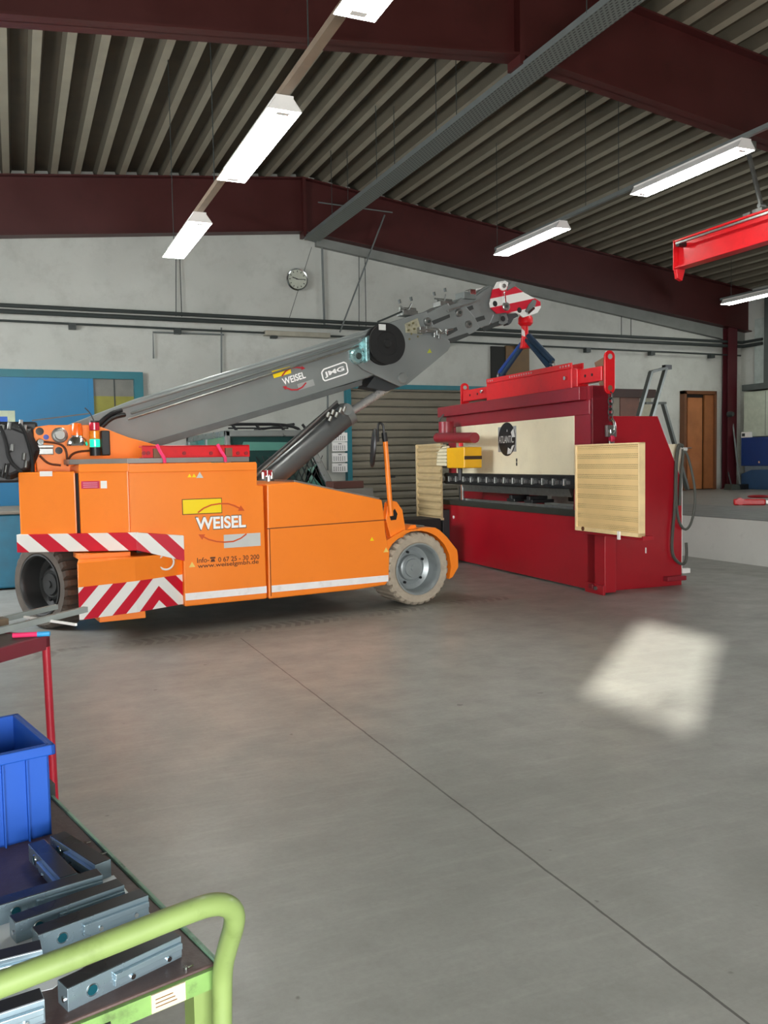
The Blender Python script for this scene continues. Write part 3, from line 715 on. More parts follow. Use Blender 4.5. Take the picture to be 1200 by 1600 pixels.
# lower outrigger box
P1, P2, P3 = Vector((-3.154, -.227, 0)), Vector((-2.702, -.132, 0)), Vector((-2.256, .061, 0))
def facets(bm_, z0, z1, off=0, dz=0):
    a, c, d = P1+Vector((0, -off, 0)), P2+Vector((0, -off, 0)), P3+Vector((0, -off, 0))
    bm_.prism([(a.x, a.y), (c.x, c.y), (d.x, d.y), (d.x, .5), (a.x+.14, .5)], z0, z1, 'z')
b = MB(); facets(b, .225, .665); b.build('outrigger_box', M_org, crane, bevel=.008)
MS2 = stripes('chevron_stripes', 1.05, .235, uc=-2.5, off=-.06)
b = MB(); facets(b, .228, .477, .004); b.build('warning_chevrons', MS2, crane)
b = MB(); b.box(-2.98, -2.62, -.08, .3, .165, .225); b.build('outrigger_foot', M_org, crane, bevel=.006)
b = MB(); b.box(-3.1, -2.7, .02, .3, .66, .70); b.build('hinge_plate', M_org, crane, bevel=.004)
b = MB(); q = K.y(258, 871, .0)
b.lathe([(.062, -.006), (.07, 0), (.062, .006), (.054, 0)], (q.x, -.03, q.z-.035), (0, 1, 0), n=28, close=True); b.build('tow_ring', M_white, crane, smooth=True)
# stickers and lettering
def rect(name, px0, py0, px1, py1, m, d=0, parent=crane, fr=K, slots=None):
    a = fr.y(px0, py1, d); c = fr.y(px1, py0, d)
    return MB().box(a.x, c.x, d-.003, d+.001, a.z, c.z).build(name, m, parent)
yb = cxz([(286, 803), (346, 801), (346, 779), (286, 781)]); z_lo = (yb[0][1]+yb[1][1])/2; z_hi = (yb[2][1]+yb[3][1])/2
MB().box(yb[0][0]-.006, yb[1][0]+.006, -.002, .001, z_lo-.006, z_hi+.006).build('logo_border', M_letk, crane)
MB().box(yb[0][0], yb[1][0], -.004, .001, z_lo, z_hi).build('logo_yellow_box', M_logy, crane)
gb = cxz([(350, 856), (407, 853), (407, 833), (350, 835)]); z_lo = (gb[0][1]+gb[1][1])/2; z_hi = (gb[2][1]+gb[3][1])/2
MB().box(gb[0][0], gb[1][0], -.004, .001, z_lo, z_hi).build('logo_grey_box', M_logg, crane)
tw = cxz([(306, 828), (384, 824), (384, 805), (306, 808)]); z0t = (tw[0][1]+tw[1][1])/2; z1t = (tw[2][1]+tw[3][1])/2
text('logo_lettering_outline', 'WEISEL', tw[0][0]-.006, tw[1][0]+.006, z0t-.006, z1t+.006, -.003, mat('outline_dark', '4a4038', .5), crane, bold=.045)
text('logo_lettering', 'WEISEL', tw[0][0], tw[1][0], z0t, z1t, -.005, M_letw, crane, bold=.03)
def arc_arrow(name, pts, wd, m, d, parent=crane, head=.03):
    P_ = cxz(pts, d); b = MB(); b.ribbon(P_, wd, d-.006, d+.0)
    e = Vector(P_[-1]); v = (e-Vector(P_[-2])).normalized(); n_ = Vector((-v.y, v.x))
    b.prism([tuple(e-n_*head*.5), tuple(e+v*head), tuple(e+n_*head*.5)], d-.006, d)
    return b.build(name, m, parent)
arc_arrow('logo_arrow', [(309, 801), (318, 794), (330, 789), (343, 787), (356, 787), (366, 790), (374, 794)], .012, M_logr, -.001, head=.05)
arc_arrow('logo_arrow', [(385, 834), (376, 841), (364, 846), (350, 847), (338, 846), (326, 843), (318, 839)], .012, M_logr, -.001, head=.05)
def ctext(name, s, x0, y0, x1, y1, hgt, m, bold=.01):   # baseline from (x0,y0) to (x1,y1), cap height in pixels
    a = K.y(x0, y0, 0); c = K.y(x1, y1, 0); zz = (a.z+c.z)/2; hh = K.y(x0, y0-hgt, 0).z-a.z
    text(name, s, a.x, c.x, zz, zz+hh, -.002, m, crane, bold=bold)
ctext('phone_lettering', 'Info-', 308, 879.5, 327, 878.5, 8, M_letk)
a = K.y(329, 878, 0); c = K.y(336, 870, 0); zc_ = (a.z+c.z)/2
b = MB(); b.prism([(a.x, a.z), (c.x, a.z), (c.x-.008, zc_+.003), (a.x+.008, zc_+.003)], -.003, 0); b.box(a.x-.002, c.x+.002, -.003, 0, zc_+.006, c.z); b.build('phone_symbol', M_letk, crane)
ctext('phone_lettering', '0 67 25 - 30 200', 341, 877.5, 405, 874, 7.5, M_letk)
ctext('web_lettering', 'www.weiselgmbh.de', 309, 888.5, 404, 883.5, 8.5, M_letk)
def tri(px, py, m, d=0, s=.03):
    q = K.y(px, py, d); MB().prism([(q.x-s*.6, q.z-s*.5), (q.x+s*.6, q.z-s*.5), (q.x, q.z+s*.5)], d-.003, d).build('warning_sticker', m, crane)
for px in (296, 303): tri(px, 743, M_logy)
tri(312, 742, M_logg, s=.05); tri(300, 882, mat('pale_yellow', 'f3d070', .5), s=.045); tri(581, 842, M_logy, s=.035); tri(603, 859, mat('pale_yellow', 'f3d070', .5), s=.045)
# red sticker and round mark on the facet: built in the facet's plane
def facet_plate(name, l0, l1, z0, z1, m, out=.003):
    a, c = fpt(l1, out), fpt(l0, out); e, g_ = fpt(l1, -.002), fpt(l0, -.002)
    return MB().prism([(a.x, a.y), (c.x, c.y), (g_.x, g_.y), (e.x, e.y)], z0, z1, 'z').build(name, m, crane)
facet_plate('red_sticker', .235, .38, 1.215, 1.275, mat('sticker_red', 'c8325a', .4)); 
facet_plate('sticker_border', .175, .225, 1.215, 1.275, M_white)
for k in range(3): facet_plate('sticker_print', .25, .365, 1.225+.016*k, 1.231+.016*k, mat('sticker_pale', 'e8a0b0', .4), .005)
facet_plate('white_sticker', .61, .71, 1.32, 1.36, M_white)

# tray on top with the red spare beam
b = MB(); pT0, pT1 = fpt(.0, 0), fpt(.47, 0)
b.prism([(pT0.x, pT0.y), (pT1.x, pT1.y), (pT1.x, pT1.y+.3), (pT0.x, pT0.y+.3)], 1.41, 1.452, 'z')
b.box(pT0.x, -1.68, 0, .3, 1.41, 1.452); b.build('top_tray', mat('tray_grey', '8a8580', .4, .4, var=.12), crane, bevel=.004)
xa, xb_ = K.y(222, 700, .08).x, K.y(390, 700, .08).x
b = MB(); b.box(xa, xb_, .08, .10, 1.455, 1.555); b.box(xa, xb_, .08, .2, 1.54, 1.555); b.box(xa, xb_, .08, .2, 1.452, 1.462)
sb = b.build('spare_jib', M_red, crane, bevel=.004)
for px in (225, 232, 288, 330, 372, 385):
    q = K.y(px, 708, .07); MB().cyl((q.x, .07, q.z), (q.x, .085, q.z), .016, n=12).build('bolt', mat('dark_red', '8f1820', .5), sb)
for px in (245, 357):
    q = K.y(px, 708, .07); MB().box(q.x-.03, q.x+.03, .055, .08, 1.455, 1.53).build('wooden_block', M_brownb, crane)
for px in (257, 352):
    q = K.y(px, 715, -.02); MB().tube([(q.x-.04, .05, 1.56), (q.x-.02, .03, 1.5), (q.x, -.02, 1.45), (q.x, -.02, 1.41)], .014, 8).build('pink_strap', M_ptag, crane)

# turret: two orange cheek plates carrying the boom
TD = .62
tp = cxz([(58, 738), (54, 700), (52, 672), (56, 667), (76, 664), (150, 664), (200, 683), (262, 700), (330, 722), (330, 745), (58, 760)], TD)
MB().prism(tp, TD, TD+.04).build('turret_plate', M_org, crane, bevel=.006)
MB().prism(tp, 1.52, 1.56).build('turret_plate', M_org, crane, bevel=.006)
def onT(px, py, d=TD): return K.y(px, py, d)
def knob(name, px, py, r, t_, m, n=24, d=TD):
    q = onT(px, py, d); return MB().lathe([(0, -t_), (r*.8, -t_), (r, -t_*.7), (r, 0)], (q.x, d, q.z), (0, 1, 0), n=n).build(name, m, crane, smooth=True)
knob('round_cap', 93, 680, .065, .03, M_galv); knob('cap_centre', 93, 680, .045, .045, mat('cap_grey', 'a8aaa6', .5, .3)); knob('pin', 62, 691, .03, .06, M_chrome)
knob('bore', 62, 674, .032, .002, M_black); knob('bore', 92, 704, .03, .002, M_black); knob('blue_sticker', 72, 683, .022, .003, mat('sticker_blue', '3f59b5', .5))
q = onT(70, 705); MB().box(q.x-.075, q.x+.065, TD-.03, TD, q.z-.03, q.z+.025).build('junction_block', M_galv, crane, bevel=.006)
q = onT(63, 702); MB().box(q.x-.03, q.x+.1, TD-.04, TD, q.z+.01, q.z+.035).build('junction_block', M_galv, crane, bevel=.004)
for pts in ([(66, 690), (95, 693), (104, 703), (105, 722)], [(143, 704), (118, 706), (108, 714), (105, 728)], [(62, 712), (75, 725), (95, 727)], [(0, 697), (40, 702), (60, 706)]):
    MB().tube([onT(a, b_, TD-.035) for a, b_ in pts], .009, 8).build('hose', M_letk if pts[0][0] > 60 else M_black, crane, smooth=True)
# beacon
q = onT(121, 690, TD-.12)
b = MB(); b.lathe([(0, .07), (.02, .07), (.045, .05), (.045, .04), (.07, .02), (.085, -.02), (.08, -.035), (0, -.035)], q, (0, 0, 1), n=24); b.build('beacon_base', M_chrome, crane, smooth=True)
MB().lathe([(.044, .05), (.046, .1), (.035, .15), (0, .16)], q, (0, 0, 1), n=24).build('beacon_lens', mat('beacon_orange', 'ff6a10', .25, coat=.5), crane, smooth=True)
# light stack
q = onT(149, 712, TD-.14)
sbx = MB().cyl(q, q+Vector((0, 0, .07)), .045, n=20).build('stack_base', M_black, crane)
for k, (nm, colr, e) in enumerate((('stack_lens', '12b58a', 1.2), ('stack_lens', 'f08a18', 0), ('stack_lens', 'c01434', 0))):
    MB().cyl(q+Vector((0, 0, .072+.07*k)), q+Vector((0, 0, .138+.07*k)), .042, n=20).build(nm, mat('stack_'+colr, colr, .25, coat=.4, emit=e), crane, bevel=.004)
MB().cyl(q+Vector((0, 0, .28)), q+Vector((0, 0, .292)), .044, n=20).build('stack_cap', M_black, crane)
MB().box(q.x+.05, q.x+.12, q.y-.03, q.y+.05, q.z, q.z+.21).build('control_box', M_black, crane, bevel=.01)
MB().tube([q+Vector((0, 0, .29)), q+Vector((-.03, 0, .36)), q+Vector((-.07, 0, .4))], .005, 6).build('antenna', M_black, crane)

# rear machinery
b = MB(); 
wc = K.y(10, 705, .75)
b.lathe([(.02, -.25), (.2, -.25), (.24, -.2), (.24, .2), (.18, .24), (0, .24)], wc, (0, 1, 0), n=8)
b.box(wc.x-.35, wc.x+.2, wc.y-.15, wc.y+.3, wc.z-.26, wc.z+.2); b.box(wc.x-.3, wc.x+.24, wc.y-.1, wc.y+.2, wc.z+.02, wc.z+.24)
winch = b.build('hydraulic_manifold', M_black, crane, bevel=.02)
for (px, py) in ((3, 672), (14, 668), (32, 664), (38, 672), (18, 702), (37, 716), (40, 728), (8, 735)):
    q = K.y(px, py, .46); MB().cyl(q+Vector((0, 0, -.015)), q+Vector((.008, .01, .04)), .015, n=10).build('fitting', M_galv, winch)
for pts in ([(0, 665), (10, 690), (14, 720), (34, 738)], [(30, 662), (40, 675), (52, 720), (50, 745)], [(8, 724), (4, 745)], [(14, 724), (9, 748)]):
    MB().tube([K.y(a, b_, .44) for a, b_ in pts], .014 if pts[0][1] < 700 else .008, 8).build('hose', M_black, winch, smooth=True)
MB().box(-3.35, -2.9, .7, 1.5, 1.2, 1.36).build('rear_deck', M_org, crane)

# boom (box girder), near face at BD
BD, BW = 1.0, .42
bt_ = cxz([(222, 620), (590, 510)], BD); bb_ = cxz([(235, 695), (545, 598)], BD)
dv = Vector((bt_[1][0]-bt_[0][0], bt_[1][1]-bt_[0][1])).normalized(); nv = Vector((-dv.y, dv.x))
def line_at(p, x): return p[0][1]+(p[1][1]-p[0][1])/(p[1][0]-p[0][0])*(x-p[0][0])
e0 = cxz([(108, 664), (182, 702)], BD); 
boomp = [e0[0], (e0[1][0], line_at(bb_, e0[1][0])), bb_[0], cxz([(575, 590)], BD)[0], cxz([(640, 560)], BD)[0], cxz([(690, 531)], BD)[0], cxz([(667, 486)], BD)[0], cxz([(640, 494)], BD)[0], bt_[1], bt_[0]]
MB().prism(boomp, BD, BD+BW).build('boom_base_section', M_grey, crane, bevel=.012, smooth=False)
# top rail and bottom chord on the boom
tr_ = cxz([(180, 640), (590, 517)], BD-.03); MB().cyl((tr_[0][0], BD-.03, tr_[0][1]), (tr_[1][0], BD-.03, tr_[1][1]), .016, n=10).build('boom_pipe', M_grey, crane, smooth=True)
tr_ = cxz([(200, 655), (405, 590), (560, 541)], BD-.02)
MB().tube([(a, BD-.02, c) for a, c in tr_], .011, 8, 0).build('boom_pipe', M_galv, crane, smooth=True)
tr_ = cxz([(205, 646), (560, 532)], BD-.02); MB().tube([(a, BD-.02, c) for a, c in tr_], .011, 8, 0).build('boom_pipe', M_conduitg, crane, smooth=True)
q = cxz([(540, 553), (573, 541)], BD)
bc = cxz([(200, 702), (240, 700), (430, 643), (566, 602), (566, 594), (430, 633), (240, 688)], BD-.015); MB().prism(bc, BD-.015, BD+BW+.015).build('boom_lower_chord', mat('chord_grey', '5a5e5e', .4, .1), crane, bevel=.004)
MB().tube([K.y(150, 668, BD-.1), K.y(162, 655, BD-.1), K.y(176, 645, BD-.08), K.y(190, 641, BD-.05)], .02, 8).build('hose', M_black, crane, smooth=True)
MB().tube([K.y(158, 668, BD-.1), K.y(175, 652, BD-.1), K.y(195, 648, BD-.05)], .02, 8).build('hose', M_black, crane, smooth=True)
MB().tube([K.y(50, 657, BD-.1), K.y(140, 646, BD-.05)], .006, 6).build('cable', M_conduitg, crane)
# gusset carrying the lift cylinder
gs = cxz([(555, 566), (567, 577), (614, 599), (625, 604), (636, 601), (700, 548), (704, 541), (703, 533), (692, 527), (640, 520), (590, 520), (566, 545)], BD-.03)
MB().prism(gs, BD-.03, BD+.0).build('boom_gusset', M_grey, crane, bevel=.004); MB().prism(gs, BD+BW, BD+BW+.03).build('boom_gusset', M_grey, crane, bevel=.004)
q = K.y(629, 591, BD-.03); MB().lathe([(0, -.02), (.05, -.02), (.06, -.01), (.06, .4)], (q.x, BD-.03, q.z), (0, 1, 0), n=24).build('pivot_pin', mat('pin_grey', '8b908e', .4, .4), crane, smooth=True)
q = K.y(671, 549, BD-.03); MB().prism([(q.x-.03, q.z-.02), (q.x+.03, q.z-.015), (q.x, q.z+.03)], BD-.034, BD-.03).build('warning_sticker', mat('olive_sticker', '9aa02c', .5), crane)
# underside dark strut between boom and cylinder
sp_ = cxz([(566, 606), (578, 590), (622, 604), (600, 612)], BD+.2); MB().prism(sp_, BD+.1, BD+.32).build('boom_bracket', mat('bracket_dark', '3c4042', .5), crane)
# black cable reel
q = K.y(605, 537, BD-.16); rr = .212
reel = MB().lathe([(0, -.015), (.035, -.015), (.05, 0), (rr*.55, 0), (rr*.6, -.008), (rr, -.008), (rr, .012), (rr*.6, .02), (rr*.6, .08), (rr, .09), (rr, .115), (0, .115)], (q.x, BD-.16, q.z), (0, 1, 0), n=56).build('cable_reel', mat('reel_matt_black', '121313', .85, var=.2), crane, smooth=True)
q2 = K.y(598, 511, BD-.18); MB().box(q2.x-.04, q2.x+.04, BD-.172, BD-.165, q2.z-.03, q2.z+.03).build('reel_label', M_logg, reel)
# bluish bracket left of the reel
pl_ = cxz([(540, 549), (575, 524), (580, 560), (572, 569), (545, 569)], BD-.06)
M_zinc = mat('zinc_blue', '9cc2c4', .3, .7, var=.3, scale=30)
MB().prism(cxz([(572, 527), (577, 524), (578, 562), (573, 566)], BD-.1), BD-.1, BD).build('reel_bracket', M_zinc, crane, bevel=.003)
knob('bracket_flange', 557, 557, .085, .05, M_zinc, d=BD); knob('bracket_centre', 557, 557, .035, .07, M_conduit, d=BD)
b = MB(); b.prism(cxz([(545, 545), (572, 530), (573, 540), (548, 556)], BD-.02), BD-.02, BD); b.build('reel_bracket', M_zinc, crane)
# telescopic sections
def section(name, pts, d0, d1, m=M_grey): return MB().prism(cxz(pts, BD+d0), BD+d0, BD+d1).build(name, m, crane, bevel=.01)
section('boom_section', [(640, 497), (672, 487), (700, 473), (703, 477), (716, 472), (728, 478), (742, 495), (750, 512), (742, 519), (712, 533), (692, 534), (680, 520)], .03, BW-.03)
section('boom_section', [(690, 482), (715, 471), (722, 465), (745, 461), (768, 446), (772, 492), (765, 508), (745, 513), (725, 512)], .06, BW-.06)
section('boom_section', [(742, 470), (768, 448), (782, 455), (792, 490), (795, 500), (782, 507), (765, 505), (745, 512)], .09, BW-.09)
# collars, slots (dark), rollers, knobs
for pts, d in (([(673, 502), (702, 491), (703, 496), (676, 508)], .028), ([(697, 518), (713, 511), (715, 516), (699, 525)], .028), ([(700, 530), (730, 520), (735, 524), (706, 536)], .027), ([(722, 483), (738, 477), (740, 483), (726, 489)], .058), ([(742, 497), (756, 493), (758, 499), (746, 503)], .058), ([(752, 512), (783, 500), (785, 506), (756, 518)], .085)):
    MB().prism(cxz(pts, BD+d), BD+d-.004, BD+d+.002).build('boom_slot', mat('slot_dark', '303433', .6), crane)
for (px, py, r_) in ((667, 503, .045), (716, 489, .045), (731, 507, .04)):
    knob('roller_cap', px, py, r_, .04, M_galv, d=BD+(.0 if px < 680 else .03)); knob('roller_bolt', px, py, r_*.4, .055, M_conduit, d=BD+(.0 if px < 680 else .03))
MB().prism(cxz([(633, 506), (652, 497), (661, 527), (636, 538)], BD-.012), BD-.02, BD-.0).build('adjuster_plate', mat('adjuster_beige', 'a3a08a', .5, .3, var=.25, scale=25), crane, bevel=.003)
b = MB()
for (px, py) in ((639, 508), (645, 505), (638, 516), (642, 522), (647, 514), (639, 530), (652, 526)):
    q = K.y(px, py, BD-.02); b.cyl((q.x, BD-.035, q.z), (q.x, BD-.015, q.z), .012, n=8)
b.build('adjuster_bolts', mat('bolt_brass', '76704e', .5, .4), crane)
for (a, c_, e, g_) in ((652, 521, 661, 512), (662, 520, 672, 511)):
    q = K.y(a, c_, BD-.03); q2 = K.y(e, g_, BD-.03); MB().box(q.x, q2.x, BD-.09, BD-.02, q.z, q2.z).build('valve_block', M_galv, crane, bevel=.005)
for pts in ([(655, 517), (672, 514), (690, 520)], [(672, 512), (685, 514), (690, 519)], [(678, 524), (690, 521), (698, 516), (708, 514)]):
    MB().tube([K.y(a, c_, BD-.09) for a, c_ in pts], .009, 8).build('hydraulic_pipe', M_galv, crane, smooth=True)
for (px, py) in ((679, 527), (683, 524), (686, 529), (697, 522)):
    q = K.y(px, py, BD-.1); MB().cyl(q, q+Vector((0, 0, .05)), .018, n=10).build('hydraulic_fitting', M_chrome, crane)
# cable guides on top of the sections
for (bx, by, tops) in ((637, 486, ((625, 474), (643, 470))), (694, 472, ((679, 462), (696, 456)))):
    q = K.y(bx, by, BD+.1); b = MB(); b.box(q.x-.08, q.x+.1, BD+.05, BD+.2, q.z-.05, q.z+.0); b.cyl((q.x-.09, BD+.12, q.z+.02), (q.x+.11, BD+.12, q.z+.02), .022, n=10); 
    for (a, c_) in tops: b.cyl(K.y(bx, by, BD+.1), K.y(a, c_+4, BD+.1), .009, n=8)
    b.build('cable_guide', M_galv, crane)
    for (a, c_) in tops: v = K.y(a, c_, BD+.1); MB().cyl(v, v+Vector((-.01, 0, .04)), .016, n=8).build('guide_knob', M_conduit, crane)
v = K.y(733, 461, BD+.05); MB().box(v.x-.09, v.x+.08, BD+.02, BD+.2, v.z-.05, v.z+.03).build('top_clamp', M_conduitg, crane, bevel=.01)
v = K.y(733, 457, BD+.05); MB().box(v.x-.02, v.x+.06, BD-.0, BD+.1, v.z-.03, v.z+.03).build('top_clamp_cap', M_chrome, crane, bevel=.005)
MB().prism(cxz([(700, 484), (751, 468), (751, 470), (701, 487)], BD-.02), BD-.02, BD+.0).build('guide_strip', M_galv, crane)
MB().prism(cxz([(738, 462), (757, 448), (771, 445), (760, 454), (748, 464)], BD+.1), BD+.08, BD+.12).build('top_arm', M_conduitg, crane)
MB().tube([K.y(590, 503, BD+.05), K.y(612, 494, BD+.05), K.y(634, 484, BD+.1)], .01, 8).build('cable', M_conduit, crane, smooth=True)
# boom lettering
sl = math.atan2(dv.y, dv.x)
a = K.y(441, 603, BD); a2 = K.y(477, 596, BD); hh = .105
def btext(name, s, px0, py0, px1, py1, hpx, m, bold, shear=0.):
    a = K.y(px0, py0, BD); c = K.y(px1, py1, BD); L_ = math.hypot(c.x-a.x, c.z-a.z); h_ = K.y(px0, py0-hpx, BD).z-a.z
    text(name, s, a.x, a.x+L_, a.z, a.z+h_*.97, BD-.004, m, crane, bold=bold, slope=math.atan2(c.z-a.z, c.x-a.x))
btext('boom_logo_lettering', 'WEISEL', 443, 602, 478, 590.5, 11, M_letw, .02)
btext('boom_maker_lettering', 'JMG', 508, 591, 539, 580.5, 9.5, M_letw, .03)
MB().prism(cxz([(428, 591), (455, 583), (453, 572.5), (424.5, 580)], BD), BD-.003, BD).build('boom_logo_box', M_logy, crane)
MB().prism(cxz([(467, 610), (492, 602), (489, 592.5), (464, 600.5)], BD), BD-.003, BD).build('boom_logo_box', mat('logo_silver', '9a9d9c', .4), crane)
arc_arrow('boom_logo_arrow', [(440, 588), (446, 580), (455, 575), (462, 574), (471, 575)], .014, M_logr2, BD-.001, head=.04)
arc_arrow('boom_logo_arrow', [(478, 598), (472, 605), (464, 609), (455, 609), (447, 606)], .014, M_logr2, BD-.001, head=.04)
fr_ = [(503, 581), (506, 577), (537, 566), (541, 568), (543.5, 581), (541, 584), (508, 595), (505, 593), (502.5, 583)]
b = MB(); b.ribbon(cxz(fr_+fr_[:1], BD), .013, BD-.005, BD); b.build('lettering_frame', M_letw, crane)

# head plates with warning stripes
HD = BD+.02
hp = cxz([(775.6, 441), (787.5, 439), (793, 442), (790, 455.5), (804, 448), (818, 458), (835, 467), (843, 471.5), (843.5, 481), (838.5, 489), (830, 492), (816, 496.5), (811, 492), (804, 489), (796, 488.5), (787.5, 489), (775.6, 490.5), (765, 481), (764, 474), (768.5, 454)], HD)
zc = K.y(800, 470, HD)
zc = K.y(766, 467, HD); MS3 = stripes('head_stripes', -.24, .2, off=-(zc.z-.24*zc.x))
b = MB(); b.prism(hp, HD-.02, HD); b.build('boom_head_plate', MS3, crane, bevel=.003)
b = MB(); b.prism(hp, HD+.38, HD+.40); b.build('boom_head_plate', MS3, crane, bevel=.003)
for (px, py, r_) in ((773.5, 474.5, .032), (811.5, 484.5, .032), (786, 498, .032)):
    knob('pin_hole', px, py, r_, .001, M_black, d=HD-.021)
knob('sheave_cap', 785, 447.5, .05, .03, M_white, d=HD-.02); knob('sheave_bolt', 785, 447.5, .025, .045, M_galv, d=HD-.02)
q = K.y(787, 466, HD-.03); q2 = K.y(790, 478, HD-.03)
MB().obox(K.y(787.5, 456, HD-.03), K.y(789, 474, HD-.03), .02, .035, (0, 1, 0)).build('lever', M_chrome, crane, bevel=.003); knob('lever_eye', 790, 479, .05, .025, M_galv, d=HD-.02); knob('lever_eye_hole', 790, 479, .02, .03, M_conduit, d=HD-.02)
MB().prism(cxz([(790, 452), (799, 441), (806, 440), (805, 446), (795, 452)], HD+.1), HD+.1, HD+.2).build('top_lever', M_conduitg, crane)
MB().prism(cxz([(821, 486), (826, 476), (833, 468), (838, 470), (835, 482), (825, 490)], HD-.03), HD-.035, HD-.02).build('hook_latch', M_conduitg, crane)
MB().obox(K.y(824, 490, HD-.04), K.y(834, 481, HD-.04), .03, .035, (0, 1, 0)).build('latch_bar', M_chrome, crane, bevel=.004)
MB().prism(cxz([(782, 492), (792, 489), (794, 504), (786, 508), (780, 505)], HD+.05), HD+.05, HD+.3).build('head_cheek', M_grey, crane, bevel=.008)
MB().prism(cxz([(793, 490), (808, 489), (811, 494), (803, 498), (799, 505), (795, 508), (792, 503)], HD+.1), HD+.1, HD+.2).build('head_cheek', mat('bracket_dark', '3c4042', .5), crane, bevel=.008)
HY = HD+.19
# lift cylinder
cb, ce = K.y(398, 765, BD+.14), K.y(548, 650, BD+.14); cyd = BD+.21
cb.y = ce.y = cyd
cb = K.y(412, 762, cyd-.12); ce = K.y(545, 651, cyd-.12); cb.y = ce.y = cyd
dvc = (ce-cb).normalized()
MB().cyl(cb-dvc*.25, ce, .118, n=36).build('lift_cylinder', M_greyd, crane, smooth=True)
MB().cyl(ce, ce+dvc*.08, .124, n=36).build('cylinder_collar', M_grey, crane, smooth=True)
MB().cyl(ce+dvc*.08, K.y(629, 591, cyd), .045, n=24).build('cylinder_rod', mat('rod_chrome', 'c8cbca', .25, .55), crane, smooth=True)
nvc = Vector((-dvc.z, 0, dvc.x))
MB().obox(cb+nvc*.15-Vector((0, .06, 0)), ce+nvc*.17-Vector((0, .06, 0)), .05, .05, (0, 1, 0)).build('cylinder_guard', mat('guard_dark', '2b2d2d', .5), crane)
MB().tube([cb+nvc*.14-Vector((0, .1, 0)), ce+nvc*.2-Vector((0, .1, 0))], .014, 8).build('hydraulic_pipe', M_galv, crane)
b = MB()
for (px, py) in ((511, 652), (518, 648), (524, 652), (530, 645), (514, 658), (536, 643)):
    q = K.y(px, py, cyd-.15); b.cyl(q, q+Vector((.02, 0, .05)), .022, n=8)
b.build('cylinder_valve', M_galv, crane)
q = K.y(540, 640, cyd-.1); MB().lathe([(0, -.05), (.06, -.05), (.07, 0), (.07, .1)], q, (0, 1, 0), n=20).build('cylinder_cap', M_grey, crane, smooth=True)
b = MB(); 
for (px, py) in ((411, 748), (417, 745), (424, 748), (420, 752)):
    q = K.y(px, py, .4); b.cyl(q, q+Vector((0, 0, .06)), .022, n=8)
b.build('base_valve', M_galv, crane); q = K.y(418, 740, .4); MB().box(q.x-.04, q.x+.04, .38, .44, q.z-.02, q.z+.03).build('red_valve', mat('dark_red', '8f1820', .5), crane)
# bonnet edge strip
gr = cxz([(461, 757), (595, 784), (595, 778.5), (461, 750)]); MB().prism(gr, .02, .5).build('bonnet_rail', mat('tray_grey', '8a8580', .4, .4), crane, bevel=.003)
# front bracket, fender and deck
br_ = cxz([(603, 812), (606, 786), (611, 782), (620, 784), (629, 797), (634, 829), (634, 838), (612, 845)], .05); MB().prism(br_, .05, .12).build('front_bracket', M_org, crane, bevel=.004)
MB().prism(cxz([(609, 806), (617, 795), (621, 803), (619, 812), (611, 813)], .045), .043, .05).build('bracket_opening', M_black, crane)
import_w = Vector((.0, 0, .352))
fo = cxz([(603, 846), (612, 841), (634, 828), (652, 828), (657, 825.5), (684, 824.5), (699, 838), (717, 861), (718, 886), (709, 902)], 0)
fi = []
for k in range(11):
    a = math.radians(-20+k*19.5); fi.append((.0+.385*math.cos(a), .352+.372*math.sin(a)))
b = MB()
fo2 = fo[::-1]
# ring of quads between inner arc and outer outline
def resample(P_, n):
    L_ = [0]
    for a, c in zip(P_, P_[1:]): L_.append(L_[-1]+math.hypot(c[0]-a[0], c[1]-a[1]))
    out = []
    for i in range(n):
        s_ = L_[-1]*i/(n-1); j = max(k for k in range(len(L_)) if L_[k] <= s_+1e-9); j = min(j, len(P_)-2); t_ = (s_-L_[j])/(L_[j+1]-L_[j])
        out.append((P_[j][0]+(P_[j+1][0]-P_[j][0])*t_, P_[j][1]+(P_[j+1][1]-P_[j][1])*t_))
    return out
N_ = 22
ro, ri = resample(fo2, N_), resample(fi, N_)
for i in range(N_-1): b.prism([ri[i], ro[i], ro[i+1], ri[i+1]], 0.02, .5)
b.build('front_fender', M_org, crane)
MB().box(cxz([(651, 820)])[0][0], cxz([(676, 820)])[0][0], .15, .6, .7, .755).build('front_deck', M_galv, crane, bevel=.004)
MB().prism(cxz([(634, 829), (641, 822), (641, 821), (650, 820), (652, 829)], .1), .1, .3).build('front_lug', M_org, crane, bevel=.004)
# mirror pole
pb, pt = K.y(611, 806, .03), K.y(602, 690, .03)
MB().cyl(pb, pt, .024, n=16).build('mirror_pole', M_org, crane, smooth=True)
MB().cyl(pt, K.y(600, 676, .03), .026, n=16).build('pole_sleeve', M_black, crane)
MB().tube([K.y(600, 678, .03), K.y(599, 664, .03), K.y(594, 660, .03), K.y(590, 664, .03), K.y(591, 690, .03)], .011, 8).build('mirror_loop', M_black, crane, smooth=True)
mt, mb_ = K.y(580, 674, .03), K.y(587, 726, .03)
q = (mt+mb_)/2; ax_ = (mt-mb_).normalized(); nm_ = Vector((-.93, .38, 0.1)).normalized()
b = MB(); b.lathe([(0, -.012), (.17, -.012), (.185, 0), (.17, .014), (0, .03)], (0, 0, 0), nm_, n=32); 
for v in b.bm.verts: v.co = Vector((v.co.x*.9, v.co.y*.9, v.co.z*1.0))+q
b.build('round_mirror', M_black, crane, smooth=True)
q = K.y(609, 745, .03); MB().box(q.x-.01, q.x+.055, .02, .04, q.z-.01, q.z+.012).build('pole_clip', M_black, crane)
